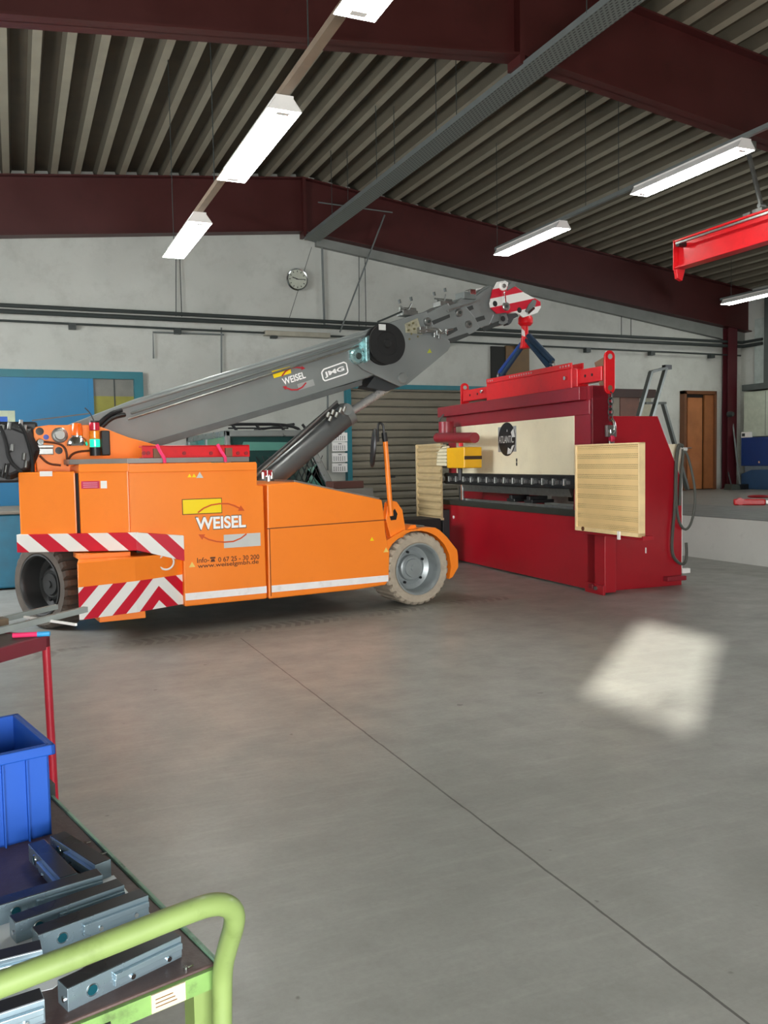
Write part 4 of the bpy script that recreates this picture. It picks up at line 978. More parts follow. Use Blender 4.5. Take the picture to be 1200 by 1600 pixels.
# wheels
def wheel(centre, axis, width, r, m_t, m_r, m_h, parent=crane):
    centre = Vector(centre); axis = Vector(axis).normalized()   # axis points outwards
    b = MB(); n = 112
    q = axis.to_track_quat('Z', 'Y')
    prof = [(.245*r/.352, -.012), (.262*r/.352, 0), (.318*r/.352, .004), (.340*r/.352, -.012), (r, -.035), (r, -width+.035), (.33*r/.352, -width), (.245*r/.352, -width)]
    rings = []
    for k, (rad, h) in enumerate(prof):
        ring = []
        for i in range(n):
            a = 2*PI*i/n; notch = (i % 4 == 0)
            rr_ = rad-(.03*r/.352 if notch and k in (3, 4, 5, 6) else 0)
            ring.append(b.bm.verts.new(centre+axis*h+q@Vector((rr_*math.cos(a), rr_*math.sin(a), 0))))
        rings.append(ring)
    for A, B in zip(rings, rings[1:]+rings[:1]):
        for i in range(n): b.face([A[i], A[(i+1) % n], B[(i+1) % n], B[i]])
    ty = b.build('tyre', m_t, parent)
    s_ = r/.352
    MB().lathe([(.247*s_, -.02), (.25*s_, .004), (.238*s_, .006), (.228*s_, -.008), (.222*s_, -.03), (.212*s_, -.16), (.17*s_, -.185), (.13*s_, -.17), (.0, -.17), (0, -.2), (.247*s_, -.2)], centre, axis, n=56).build('wheel_rim', m_r, parent, smooth=True)
    hb = MB().lathe([(.13*s_, -.17), (.125*s_, -.125), (.11*s_, -.115), (.09*s_, -.118), (.085*s_, -.1), (.03*s_, -.098), (.028*s_, -.085), (0, -.085)], centre, axis, n=40).build('hub', m_h, parent, smooth=True)
    for k in range(5):
        a = 2*PI*k/5+.5; c_ = centre+axis*-.165+q@Vector((.155*s_*math.cos(a), .155*s_*math.sin(a), 0)); MB().cyl(c_, c_+axis*.02, .013, n=8).build('wheel_nut', M_black, hb)
wheel((.0, .0, .352), (0, -1, 0), .42, .352, M_rub, M_rim, M_rim)
wheel((.0, WD, .352), (0, 1, 0), .28, .352, M_rub, M_rim, M_rim)
# steered rear wheel
def zdist(px, py, zz):        # point at distance zz in front of the standpoint, in crane space
    r_ = F+R*((px-600)/FPX)+U*((800-py)/FPX); return K.i@((CP+r_*zz)-K.o)
rc = zdist(62, 924, 7.35); rc.z = .38
vd = K.i@(CP-(CP+(F+R*((62-600)/FPX))*7.5)); vd.z = 0; vd.normalize()
ra = Matrix.Rotation(math.radians(-55), 3, 'Z')@vd
wheel(rc, ra, .30, .38, M_rubd, M_rimd, M_rimd)
MB().cyl(rc-ra*.28, rc-ra*.28+Vector((.3, .5, .05)), .06, n=14).build('steering_axle', M_rimd, crane)

# ------------------------------------------------------------------ PRESS BRAKE
PO = W.z(945, 930, 0); PA = -.0286-PI/2
G = Frame(PO, PA)
press = thing('press_brake', 'large red press brake with cream ram panel and black tool rail', 'press', PO, PA)
def gxz(pts, d=0): return G.xz(pts, d)
LEN = 3.76
b = MB(); b.box(-LEN, 0, 0, .14, .02, .775); b.box(-.3, -.16, -.0, .16, .0, .775); b.build('lower_table', M_pred, press, bevel=.008)
b = MB(); b.box(-LEN-.06, -.12, -.02, .26, .77, .838); b.build('table_top', mat('table_steel', '45463f', .4, .5, var=.15, scale=8), press, bevel=.004)
b = MB(); b.box(-LEN, -.2, .14, .30, .25, .7); b.build('table_rib', M_pmar, press)
# side frames
side = G.yz([(948, 650), (1028, 650), (1065, 750), (1065, 914)], -.2)
sf = [(.21, .0), (side[3][0], .0), (side[3][0], side[2][1]), (side[1][0], 1.815), (.21, 1.815)]
MB().prism(sf, -.24, -.2, 'x').build('side_frame', M_pred, press, bevel=.004)
MB().prism(sf, -LEN+.1, -LEN+.16, 'x').build('side_frame', M_pred, press, bevel=.004)
# upper frame column and head
b = MB(); b.box(-.545, -.2, 0, .21, .8, 1.99); b.box(-.24, -.2, 0, .24, 0.85, 2.12); b.build('front_column', M_pmar, press, bevel=.006)
MB().box(-.545, -.2, .0, .21, 1.99, 2.125).build('column_cap', M_pmar, press)
b = MB(); b.box(-LEN+.05, -.3, -.09, .23, 1.985, 2.12); b.build('head_beam', M_pmar, press, bevel=.006)
b = MB(); b.box(-LEN+.16, -.24, -.01, .22, 1.835, 1.985); b.build('head_lower_beam', M_pmar, press, bevel=.006)
b = MB(); b.box(-LEN+.16, -.245, .4, side[1][0]-.02, 1.2, 1.80); b.build('rear_housing', M_pmar, press, bevel=.006)
# ram
MB().box(-3.31, -.52, -.005, .1, 1.06, 1.835).build('ram_panel', M_cream, press, bevel=.004)
MB().box(-LEN+.16, -3.28, .02, .2, 1.2, 1.835).build('left_column', M_pmar, press, bevel=.006)
zt_, zb2 = 1.31, 1.19
rl = gxz([(697, 739), (897, 743), (896, 768), (698, 757)], -.03)
MB().box(rl[0][0], -.3, -.05, .1, rl[3][1]+.01, rl[0][1]).build('tool_rail', M_black, press, bevel=.006)
zt_, zb_ = rl[0][1], rl[3][1]+.01
b = MB(); b.box(rl[0][0], -.3, -.065, -.05, zb_+.01, zb_+.045); b.box(rl[0][0], -.3, -.06, -.05, zt_-.05, zt_-.01); b.build('tool_rail_lip', M_black, press, bevel=.003)
for k in range(14):
    x_ = -3.42+k*.215
    MB().box(x_, x_+.022, -.085, -.05, zb_+.035, zt_-.04).build('tool_clamp', M_galv, press, bevel=.003)
for k in range(27):
    x_ = -3.42+k*.108; MB().box(x_+.03, x_+.085, -.07, -.05, zb_+.05, zb_+.085).build('clamp_wedge', mat('wedge_grey', '6a6a6a', .4, .5), press)
MB().prism([(-.02, zb_-.0), (.06, zb_-.0), (.025, zb_-.09), (.015, zb_-.09)], -3.3, -.6, 'x').build('upper_tool', M_galv, press)
# opening: rear fingers and lower die
MB().box(-3.2, -.6, .03, .07, .838, .87).build('lower_die', M_galv, press, bevel=.002)
MB().box(-3.25, -1.75, .36, .4, .8, 1.25).build('back_panel', M_pmar, press)
MB().box(-1.75, -.4, .5, .54, .85, 1.25).build('back_panel', mat('inner_pale', '8d8f88', .5), press)
MB().box(-1.1, -.45, .3, .48, .9, 1.06).build('motor_box', mat('dark_crate', '1a1918', .7, var=.2), press, bevel=.01)
for px in (815, 843):
    q = G.y(px, 786, .2); b = MB(); b.box(q.x-.1, q.x+.08, .05, .35, .87, .91); b.box(q.x-.05, q.x+.02, .05, .3, .9, .95); b.build('back_gauge_finger', M_black, press, bevel=.006)
b = MB(); q = G.y(722, 768, .0); b.box(q.x-.07, q.x-.05, -.01, .04, .84, 1.16); b.build('height_rod', M_black, press)
MB().cyl((q.x-.0, .0, .85), (q.x-.0, .0, 1.15), .03, n=12).build('spindle', M_chrome, press)
# logo plate
lg = gxz([(779, 706), (807, 706), (807, 666), (779, 667)], -.005); x0, x1, z0, z1 = lg[0][0], lg[1][0], (lg[0][1]+lg[1][1])/2, (lg[2][1]+lg[3][1])/2
MB().box(x0, x1, -.009, -.005, z0, z1).build('logo_plate', mat('logo_plate_grey', '9a9c9c', .4, .2), press)
cx_, cz_ = (x0+x1)/2, (z0+z1)/2; rd = (x1-x0)*.47
b = MB(); b.prism([(cx_+rd*math.cos(a), cz_+rd*1.0*math.sin(a)) for a in [2*PI*k/40 for k in range(40)]], -.012, -.009); b.build('logo_disc', M_black, press)
text('logo_lettering', 'ATLANTIC', cx_-rd*.93, cx_+rd*.8, cz_-rd*.22, cz_+rd*.2, -.0125, M_logg, press, bold=.0)
b = MB(); b.prism([(cx_+rd*.05+.0, cz_-rd*.9), (cx_+rd*.5, cz_-rd*.85), (cx_+rd*.9, cz_-rd*.35), (cx_+rd*.62, cz_-rd*.4), (cx_+rd*.45, cz_-rd*.62), (cx_+rd*.15, cz_-rd*.5)], -.0135, -.012)
b.prism([(cx_+rd*.65, cz_+rd*.1), (cx_+rd*.97, cz_+rd*.1), (cx_+rd*.8, cz_+rd*.62), (cx_+rd*.5, cz_+rd*.4)], -.0135, -.012); b.prism([(cx_-.0, cz_+rd*.45), (cx_+rd*.1, cz_+rd*.45), (cx_+rd*.05, cz_+rd*.6)], -.0135, -.012); b.build('logo_emblem', M_logg, press)
for py in (719, 725):
    q = G.y(808, py, 0); MB().box(q.x-.01, q.x+.012, -.01, -.004, q.z-.02, q.z+.02).build('panel_mark', M_black, press)
# pendant arm and yellow foot guard box
b = MB(); a = G.y(684, 684, -.35); c = G.y(742, 684, -.35)
b.tube([a, c], .065, 14, 0); b.build('pendant_arm', M_pmar, press, smooth=True)
b = MB(); a = G.y(697, 665, -.2); b.cyl(a+Vector((0, 0, .05)), a-Vector((0, 0, .22)), .1, n=18); b.build('pendant_joint', M_pmar, press, smooth=True)
b = MB(); a = G.y(690, 655, -.2); b.tube([G.y(693, 648, -.1), G.y(685, 658, -.2), G.y(690, 680, -.3)], .012, 8); b.build('hose', M_conduitg, press)
yb_ = gxz([(698, 733), (753, 730), (753, 698), (698, 699)], -.42)
pc = G.y(725, 715, -.42); pbk = G.x(753, 715, pc.x).y
pend = MB().box(yb_[0][0], pc.x, -.42, pbk, (yb_[0][1]+yb_[1][1])/2, (yb_[2][1]+yb_[3][1])/2).build('control_pendant', M_yel, press, bevel=.012)
a = G.x(725, 718, pc.x); c = G.x(725, 712.5, pc.x); MB().box(pc.x-.002, pc.x+.002, -.415, pbk, a.z, c.z).build('pendant_slot', mat('slot_brown', '3a220e', .6), pend)
b = MB(); a = G.y(720, 690, -.32); b.cyl(a-Vector((.0, 0, .06)), a+Vector((0, 0, .08)), .03, n=14); b.build('pendant_stem', M_red, press)
cu_ = G.xz([(682, 727), (698, 728), (698, 697), (692, 698), (684, 706)], -.34); b = MB(); b.prism(cu_, -.34, -.3); b.build('curtain_housing', M_cream, press)
b = MB()
for k in range(6): q = cu_[0]; b.box(cu_[0][0]+.01, cu_[1][0], -.348, -.34, q[1]+.03+k*.045, q[1]+.045+k*.045)
b.build('housing_rib', mat('rib_beige', 'b9b08e', .5), press)
a = G.y(705, 740, -.1); MB().box(a.x-.12, a.x-.02, -.1, 0, 1.32, 1.42).build('switch_block', M_black, press, bevel=.004); MB().box(a.x-.02, a.x+.14, -.08, 0, 1.32, 1.42).build('switch_block', M_cream, press, bevel=.004)
a = G.y(719, 738, -.3); MB().cyl((a.x, -.3, a.z-.1), (a.x, -.3, a.z+.06), .03, n=10).build('pendant_foot', M_black, press)
# guards: right (near) and left
M_perf = perf_material('perforated_cream', 'eacb90', '54381a', 70, 60, 10.2)
GD = -.12
gq = G.xz([(900, 838), (1000, 829), (1000, 689), (899, 697)], GD)
gx0, gx1 = (gq[0][0]+gq[3][0])/2, (gq[1][0]+gq[2][0])/2; gz0, gz1 = (gq[0][1]+gq[1][1])/2, (gq[2][1]+gq[3][1])/2
gd = MB(); gd.box(gx0+.012, gx1-.012, GD, GD+.012, gz0+.012, gz1-.012); rg = gd.build('side_guard', M_perf, press)
b = MB(); b.box(gx0, gx0+.03, GD-.012, GD+.06, gz0, gz1); b.box(gx1-.015, gx1, GD-.012, GD+.06, gz0, gz1); b.box(gx0, gx1, GD-.012, GD+.06, gz0, gz0+.04); b.box(gx0, gx1, GD-.012, GD+.06, gz1-.015, gz1); b.build('guard_frame', mat('guard_cream', 'edd3a0', .45), rg, bevel=.003)
q = G.y(911, 826, GD-.012); MB().cyl((q.x, GD-.018, q.z), (q.x, GD-.01, q.z), .022, n=20).build('guard_emblem', mat('emblem_brown', '5c3518', .5), rg)
MB().box(gx0, gx1+.02, GD+.02, GD+.14, gz0-.03, gz0+.01).build('guard_shelf', M_pred, press, bevel=.004)
q = G.y(967, 835, GD-.02); MB().box(q.x-.018, q.x+.018, GD-.03, GD-.012, q.z-.05, q.z+.03).build('guard_latch', M_white, press, bevel=.004)
# left guard: corrugated inner side, turned outwards
l0 = G.y(652, 697, -.15); l1 = G.y(722, 697, -.15); lz0 = G.y(657, 805, -.15).z
lx0, lx1 = l0.x, -LEN+.28
b = MB(); nb = 10; hh = (l0.z-lz0)/nb
for k in range(nb):
    z_ = lz0+k*hh; b.prism([(-.15, z_), (-.17, z_+hh*.25), (-.17, z_+hh*.5), (-.15, z_+hh*.75), (-.15, z_+hh), (-.135, z_+hh), (-.135, z_)], lx0+.03, lx1, 'x')
lgd = b.build('side_guard', mat('guard_tan', 'bca67c', .5, var=.1), press)
b = MB(); b.box(lx0, lx0+.03, -.18, -.12, lz0-.03, l0.z+.02); b.box(lx0, lx1, -.16, -.12, l0.z, l0.z+.02); b.box(lx0, lx1, -.16, -.12, lz0-.03, lz0); b.build('guard_frame', mat('guard_tan_light', 'cdb88e', .5), lgd)
MB().box(lx0+.5, -LEN+.2, -.1, .1, .0, .7).build('guard_post', M_black, press, bevel=.005)
# feet, bolts and cable loops
b = MB(); b.box(-.3, .012, -.03, .0, .0, .1); b.build('foot_plate', M_pred, press, bevel=.004)
MB().box(-.2, -.13, -.06, -.02, .05, .10).build('foot_clamp', mat('clamp_dark_red', '6e0f18', .4), press, bevel=.01); MB().cyl((-.1, -.05, .06), (-.1, -.03, .06), .02, n=10).build('foot_bolt', M_galv, press)
MB().box(-.2, -.12, side[3][0]-.25, side[3][0], .06, .11).build('foot_clamp', M_pmar, press, bevel=.008)
q = G.x(1008, 860, -.2); MB().box(-.2, -.197, q.y, q.y+.015, q.z-.03, q.z+.03).build('scratch_mark', M_white, press)
for (px, py) in ((733, 668+0), ):
    pass
q = G.y(709, 808, 0); MB().cyl((q.x, -.006, q.z), (q.x, .0, q.z), .022, n=14).build('round_mark', M_white, press)
yr = side[3][0]
MB().box(-.24, -.18, yr-.25, yr+.02, .95, 1.6).build('cream_cabinet', M_cream, press) if False else None
b = MB(); b.box(-.5, -.24, .75, yr+.0, .5, 1.52); b.build('electrical_cabinet', M_cream, press, bevel=.006)
MB().box(-.26, -.215, yr, yr+.02, .12, 1.5).build('white_edge', M_white, press); MB().box(-.26, -.215, yr, yr+.13, .12, .17).build('white_edge', M_white, press)
def cab(pts, r=.018): return MB().tube([G.x(a, c, -.16) for a, c in pts], r, 8).build('power_cable', mat('cable_grey', '4a4c46', .6), press, smooth=True)
cab([(1067, 698), (1060, 692), (1056, 720), (1055, 790), (1050, 840), (1050, 868), (1062, 882), (1072, 880), (1073, 862), (1072, 848)], .016)
cab([(1067, 695), (1058, 700), (1056, 780), (1060, 815), (1070, 830), (1080, 820), (1086, 790), (1086, 760), (1076, 715), (1068, 700)], .014)
cab([(1068, 702), (1064, 740), (1062, 790)], .016)
q = G.x(1069, 702, -.16); MB().cyl(q-Vector((0, .02, 0)), q+Vector((0, .03, 0)), .02, n=12).build('cable_socket', M_logg, press)
# lug at top side where the chain is fixed
MB().box(-.19, -.15, .14, .26, 1.6, 1.72).build('lifting_lug', mat('lug_grey', '6c6664', .4, .4), press, bevel=.006)

# ------------------------------------------------------------------ spreader beam, chains, slings and hook
SD = .12
spr = thing('spreader_beam', 'bright red telescopic lifting beam hanging above the press brake', 'lifting beam', PO, PA)
def gx(px, py, d=SD): return G.y(px, py, d)
sx0, sx1 = gx(760, 615).x, gx(893, 590).x; sz0, sz1 = 2.13, 2.36
b = MB(); b.box(sx0, sx1, SD, SD+.16, 2.135, 2.36); b.build('outer_beam', M_red, spr, bevel=.01)
b = MB(); b.box(sx0, sx1, SD+.0, SD+.015, 2.36, 2.42); b.box(sx0, sx1, SD+.145, SD+.16, 2.36, 2.42); b.build('upper_hole_rail', M_red, spr, bevel=.003)
b = MB(); b.box(sx0, sx1, SD+.0, SD+.015, 2.09, 2.135); b.box(sx0, sx1, SD+.145, SD+.16, 2.09, 2.135); b.build('lower_hole_rail', M_red, spr, bevel=.003)
b = MB()
for k in range(34):
    x_ = sx0+.05+k*(sx1-sx0-.1)/33
    b.cyl((x_, SD-.003, 2.108), (x_, SD+.001, 2.108), .012, n=8)
    if k < 3 or 9 < k < 20 or k > 29: b.cyl((x_, SD-.003, 2.392), (x_, SD+.001, 2.392), .012, n=8)
b.build('punched_holes', mat('hole_pale', 'b8a0a0', .5), spr)
b = MB(); b.box(sx1, sx1+.1, SD+.005, SD+.155, 2.15, 2.345); b.build('beam_collar', M_red, spr, bevel=.008)
for xa_, xb2 in ((-.24, sx1+.1), (-3.38, sx0)):
    lo, hi = min(xa_, xb2), max(xa_, xb2); bb2 = MB(); bb2.box(lo, hi, SD+.02, SD+.14, 2.18, 2.33); ib = bb2.build('inner_beam', M_red, spr, bevel=.006)
    for k in (.3, .6):
        x_ = lo+(hi-lo)*k; MB().cyl((x_, SD+.017, 2.255), (x_, SD+.021, 2.255), .016, n=10).build('pin_hole', M_black, ib)
for px, py in ((884, 591), (753, 612)):
    q = gx(px, py, SD-.01); MB().cyl((q.x, SD-.03, q.z), (q.x, SD, q.z), .022, n=10).build('locking_pin', M_chrome, spr)
def endplate(xc, zc0, zc1, y_=SD-.0):
    b = MB(); r_ = .062; P_ = []
    for k in range(13): a = PI*k/12; P_.append((y_+.07+r_*math.cos(a), zc1+r_*math.sin(a)))
    for k in range(13): a = PI+PI*k/12; P_.append((y_+.07+r_*math.cos(a), zc0+r_*math.sin(a)))
    b.prism(P_, xc-.012, xc+.012, 'x'); o = b.build('end_plate', M_red, spr, bevel=.004)
    for z_, m_ in ((zc1+.0, mat('hole_grey', '9fa39e', .6)), (zc0, M_brownb)): MB().cyl((xc-.014, y_+.07, z_), (xc+.0145, y_+.07, z_), .028, n=18).build('eye_hole', m_, o)
XE = -.19
endplate(XE, 2.10, 2.42, .13); endplate(-3.44, 2.08, 2.38, .13)
MB().prism([(XE-.2, 2.38), (XE-.03, 2.42), (XE-.03, 2.0), (XE-.1, 2.1)], .16, .24).build('end_shoe', M_brownb, spr)
# chain sling at the right end
ch = thing('lifting_chain', 'short dark chain with steel hook between red beam and press side', 'chain', PO, PA)
cy_ = .2
for k in range(5):
    z_ = 2.02-k*.055
    b = MB(); ax_ = (1, 0, 0) if k % 2 else (0, 1, 0); b.lathe([(.024, 0), (.03, .006), (.036, 0), (.03, -.006)], (XE+.02, cy_, z_), ax_, n=16, close=True)
    for v in b.bm.verts: v.co.z = z_+(v.co.z-z_)*1.25
    b.build('chain_link', M_conduit, ch, smooth=True)
b = MB(); b.tube([(XE+.03, cy_, 1.79), (XE+.035, cy_+.035, 1.74), (XE+.035, cy_+.035, 1.66), (XE+.035, cy_-.02, 1.62), (XE+.035, cy_-.03, 1.67)], .016, 10); b.build('hook', M_chrome, ch, smooth=True)
MB().lathe([(.02, -.02), (.034, -.015), (.034, .015), (.02, .02)], (XE+.035, cy_+.0, 1.58), (0, 1, 0), n=16).build('shackle', mat('shackle_pink', 'd0284e', .5), ch, smooth=True)
MB().box(XE+.02, XE+.045, cy_-.03, cy_+.03, 1.46, 1.56).build('lug_bar', M_galv, ch, bevel=.006)
# hook under the crane head
def hw(px, py): return gx(px, py, SD+.08)
hk = thing('crane_hook', 'red hook block under the striped boom head', 'hook', PO, PA)
a, c, e = hw(821, 495), hw(821, 504), hw(820, 541)
MB().lathe([(0, .05), (.07, .05), (.088, .02), (.088, -.04), (.06, -.07), (0, -.08)], hw(821, 500), (0, 0, 1), n=24).build('swivel', M_red, hk, smooth=True)
MB().lathe([(.045, .0), (.04, -.15), (.06, -.27), (.065, -.3), (0, -.3)], hw(820, 505), (0, 0, 1), n=20).build('shank', M_red, hk, smooth=True)
b = MB(); hb_ = hw(820, 540); b.tube([hb_+Vector((0, 0, .12)), hb_+Vector((.07, 0, .1)), hb_+Vector((.1, 0, .03)), hb_+Vector((.03, 0, -.02)), hb_+Vector((-.04, 0, .02))], .028, 12); b.build('hook_bow', M_red, hk, smooth=True)
MB().prism([(hb_.x+.01, hb_.z+.2), (hb_.x+.05, hb_.z+.16), (hb_.x+.06, hb_.z+.1), (hb_.x+.01, hb_.z+.12)], hb_.y-.05, hb_.y-.03).build('safety_latch', M_white, hk)
def sling(label, p, q, wd, m):
    t = thing('lifting_sling', label, 'lifting sling', PO, PA, 'slings under the crane hook')
    p = Vector(p); q = Vector(q); d = (q-p).normalized(); sd_ = Vector((-d.z, 0, d.x))
    for o_, mm in ((-wd*.27, m), (wd*.27, M_slingd)):
        b = MB(); n = 10; P_ = [p+sd_*o_*.6+(q-p)*k/n+Vector((0, .0, 0))+sd_*o_*(k/n)*.4 for k in range(n+1)]
        b.tube(P_, wd*.24, 10, 0); b.build('sling_leg', mm, t, smooth=True)
    b = MB(); b.lathe([(.035, 0), (.047, .012), (.06, 0), (.047, -.012)], q+d*.03, (0, 1, 0), n=20, close=True); b.cyl(q+d*.03-Vector((.05, .0, .03)), q+d*.03+Vector((.05, 0, -.03)), .014, n=10)
    b.build('shackle', M_galv, t, smooth=True)
sling('left blue round sling from crane hook to red lifting beam', hw(815, 540), hw(782, 585), .12, M_sling)
sling('right dark blue round sling from crane hook to red lifting beam', hw(825, 528), hw(861, 569), .15, M_slingd)

# ------------------------------------------------------------------ green cart in the foreground
CC = Vector((.262, 1.30, 0)); CAn = .247
Q = Frame(CC, CAn); DH = .62
cart = thing('workshop_cart', 'green tube handled workshop cart with worn brown deck in the foreground', 'cart', CC, CAn)
M_grn = mat('cart_green', '7a8f52', .5, var=.08, scale=8, dirt=('54672b', 14, .5), coat=.15)
M_grnd = mat('cart_green_worn', '6f9350', .5, var=.2, scale=12, dirt=('3b3a28', 16, .8))
M_deckb = mat('cart_deck', '4c3a37', .45, var=.25, scale=7, dirt=('76605a', 5, .7), bump=.1)
MB().box(-.75, -.006, .0, .88, DH-.02, DH).build('deck', M_deckb, cart, bevel=.003)
b = MB(); b.box(-.006, .0, 0, .88, DH-.045, DH+.004); b.build('edge_strip', mat('edge_green_grey', '7fa58c', .5, var=.3, scale=12, dirt=('2f2a26', 9, .9)), cart)
b = MB(); b.box(-.76, .0, -.008, .0, DH-.034, DH-.004); b.build('front_rail', M_grnd, cart)
for (x_, y_) in ((-.02, .03), (-.02, .85), (-.73, .85), (-.73, .03)): MB().box(x_-.018, x_+.018, y_-.018, y_+.018, .14, DH-.02).build('leg', M_grn, cart)
MB().box(-.75, 0, .0, .88, .16, .18).build('lower_shelf', M_deckb, cart)
for (x_, y_) in ((-.04, .06), (-.04, .82), (-.71, .82), (-.71, .06)):
    MB().cyl((x_-.015, y_, .07), (x_+.015, y_, .07), .07, n=24).build('castor', M_black, cart)
b = MB(); b.box(-.02, .005, .86, .9, DH-.05, DH+.03); b.build('corner_bracket', M_conduit, cart)
# label on front rail
a = Q.y(236, 1565, -.009); c = Q.y(289, 1527, -.009)
a = Q.y(236, 1558, -.009); c = Q.y(289, 1535, -.009)
MB().box(a.x, c.x, -.0105, -.008, DH-.032, DH-.004).build('paper_label', mat('label_cream', 'cbbf9c', .6), cart)
for k in range(3): MB().box(a.x+.006, c.x-.02+.003*k, -.0112, -.0105, DH-.013-.006*k, DH-.0118-.006*k).build('label_print', M_letk, cart)
a = Q.y(140, 1595, -.009); c = Q.y(172, 1585, -.009); MB().box(a.x, c.x, -.0105, -.008, DH-.03, DH-.018).build('black_label', M_black, cart)
# tube handle
HT = .80
hz = lambda px, py, z_: Q.z(px, py, z_)
h1 = hz(372, 1430, .78); yh = h1.y
pts = [Q.y(-260, 1640, -.13), Q.y(0, 1538, -.13), Q.y(160, 1478, -.13), Q.y(290, 1426, -.13), Q.y(338, 1410, -.125), Q.y(364, 1418, -.115), Q.y(368, 1440, -.1), Q.y(356, 1478, -.06), Q.y(348, 1510, -.03), Q.y(347, 1550, -.022), Q.y(347, 1620, -.022), Q.y(347, 1800, -.022)]
MB().tube(pts, .0155, 18, 3).build('handle', M_grn, cart, smooth=True)
# blue bin
c0 = Q.z(81, 1303, DH); bz = .195
binr = thing('storage_bin', 'blue plastic storage bin standing on the cart deck', 'storage bin', (CC+Matrix.Rotation(CAn, 3, 'Z')@Vector((c0.x, c0.y, DH))), CAn)
M_bin = mat('bin_blue', '0048a4', .6, var=.05)
BL, BDp, tk = .40, .27, .004
b = MB()
b.box(-BL, 0, 0, tk, 0, bz); b.box(-BL, 0, BDp-tk, BDp, 0, bz); b.box(-tk, 0, 0, BDp, 0, bz); b.box(-BL, -BL+tk, 0, BDp, 0, bz); b.box(-BL, 0, 0, BDp, 0, tk)
b.build('body', M_bin, binr)
b = MB(); z_ = bz-.022; o_ = .012
b.box(-BL-o_, o_, -o_, -.0, z_, bz); b.box(-BL-o_, o_, BDp, BDp+o_, z_, bz); b.box(0, o_, -o_, BDp+o_, z_, bz); b.box(-BL-o_, -BL, -o_, BDp+o_, z_, bz); b.build('rim', M_bin, binr, bevel=.003)
for k in range(8):
    x_ = -.045-k*.047; MB().box(x_-.003, x_, -.01, 0, .0, z_).build('rib', M_bin, binr)
for k in range(4): MB().box(0, .01, .04+k*.06, .043+k*.06, 0, z_).build('rib', M_bin, binr)
# paper sheet under the blocks
pp = [Q.z(x_, y_, DH+.001) for x_, y_ in ((-60, 1440), (60, 1390), (178, 1368), (202, 1397), (232, 1425), (262, 1456), (140, 1505), (82, 1545), (10, 1562), (-60, 1580))]
wp = [CC+Matrix.Rotation(CAn, 3, 'Z')@p for p in pp]
o = MB().prism([(p.x-wp[0].x, p.y-wp[0].y) for p in wp], 0, .0012, 'z').build('paper_sheet', mat('paper', 'e8edf2', .6, var=.05)); o.location = (wp[0].x, wp[0].y, DH+.0005)
tag(o, 'crumpled white paper sheet under the steel blocks on the cart', 'paper')
# steel blocks
M_steel = mat('ground_steel', '9aafba', .28, .75, var=.05, scale=8); M_steeld = mat('steel_top_dark', '4a4d50', .3, .85, var=.06, scale=6)
def make_block(label, L=.165):
    t = thing('steel_block', label, 'steel block', (0, 0, 0), 0, 'steel blocks on the cart')
    b = MB(); b.slot = 0; b.box(0, L, 0, .032, 0, .034); b.slot = 1; b.box(.001, L-.001, .001, .031, .034, .0352)
    b.build('body', None, t, bevel=.0015, mats=[M_steel, M_steeld])
    b = MB(); b.box(L*.38, L*.99, -.007, 0, .0165, .026); b.box(L*.38, L*.99, -.0045, 0, .006, .0165); b.build('guide_rail', M_steel, t, bevel=.001)
    b = MB(); b.lathe([(.0085, -.0015), (.0095, 0), (.0095, .002)], (L*.2, -.0003, .016), (0, 1, 0), n=24); b.build('bore_ring', M_chrome, t, smooth=True)
    b = MB(); b.cyl((L*.2, -.001, .016), (L*.2, .001, .016), .0075, n=24); b.build('bore', mat('bore_teal', '1d5f6e', .3, .6), t)
    for f_ in (.53, .86): MB().cyl((L*f_, -.008, .011), (L*f_, -.004, .011), .004, n=10).build('screw', M_chrome, t)
    MB().cyl((-.002, .012, .014), (0, .012, .014), .004, n=10).build('dowel', M_chrome, t)
    return t
proto = None
blk = [((105, 1545), (283, 1462), 'dark steel block lying alone in front of the green handle'),
       ((60, 1463), (226, 1402), 'steel block just behind the green handle, third from the bin'),
       ((24, 1444), (188, 1386), 'steel block in the row on paper, second from the bin'),
       ((-12, 1420), (160, 1368), 'steel block with blue reflection nearest the bin, first of the row'),
       ((-150, 1540), (24, 1496), 'short visible end of a steel block at the left edge above the handle'),
       ((-170, 1640), (5, 1582), 'steel block end in the lower left corner below the handle')]
Rz = Matrix.Rotation(CAn, 3, 'Z')
for (a, c, lab) in blk:
    p = CC+Rz@Q.z(a[0], a[1], DH+.035); q = CC+Rz@Q.z(c[0], c[1], DH+.035); ang = math.atan2(q.y-p.y, q.x-p.x)
    if proto is None: proto = make_block(lab, (q-p).length); t = proto
    else: t = dup(proto, label=lab)
    t.location = (p.x, p.y, DH+.0019 if 'alone' not in lab and 'corner' not in lab else DH); t.rotation_euler = (0, 0, ang)
for (a, c, lab) in (((44, 1318), (84, 1362), 'steel block standing crosswise with blue top right of the bin'), ((78, 1306), (140, 1346), 'steel block lying crosswise nearest the cart edge behind the row')):
    p = CC+Rz@Q.z(a[0], a[1], DH+.035); q = CC+Rz@Q.z(c[0], c[1], DH+.035); ang = math.atan2(q.y-p.y, q.x-p.x)
    t = dup(proto, label=lab); t.location = (p.x, p.y, DH); t.rotation_euler = (0, 0, ang)
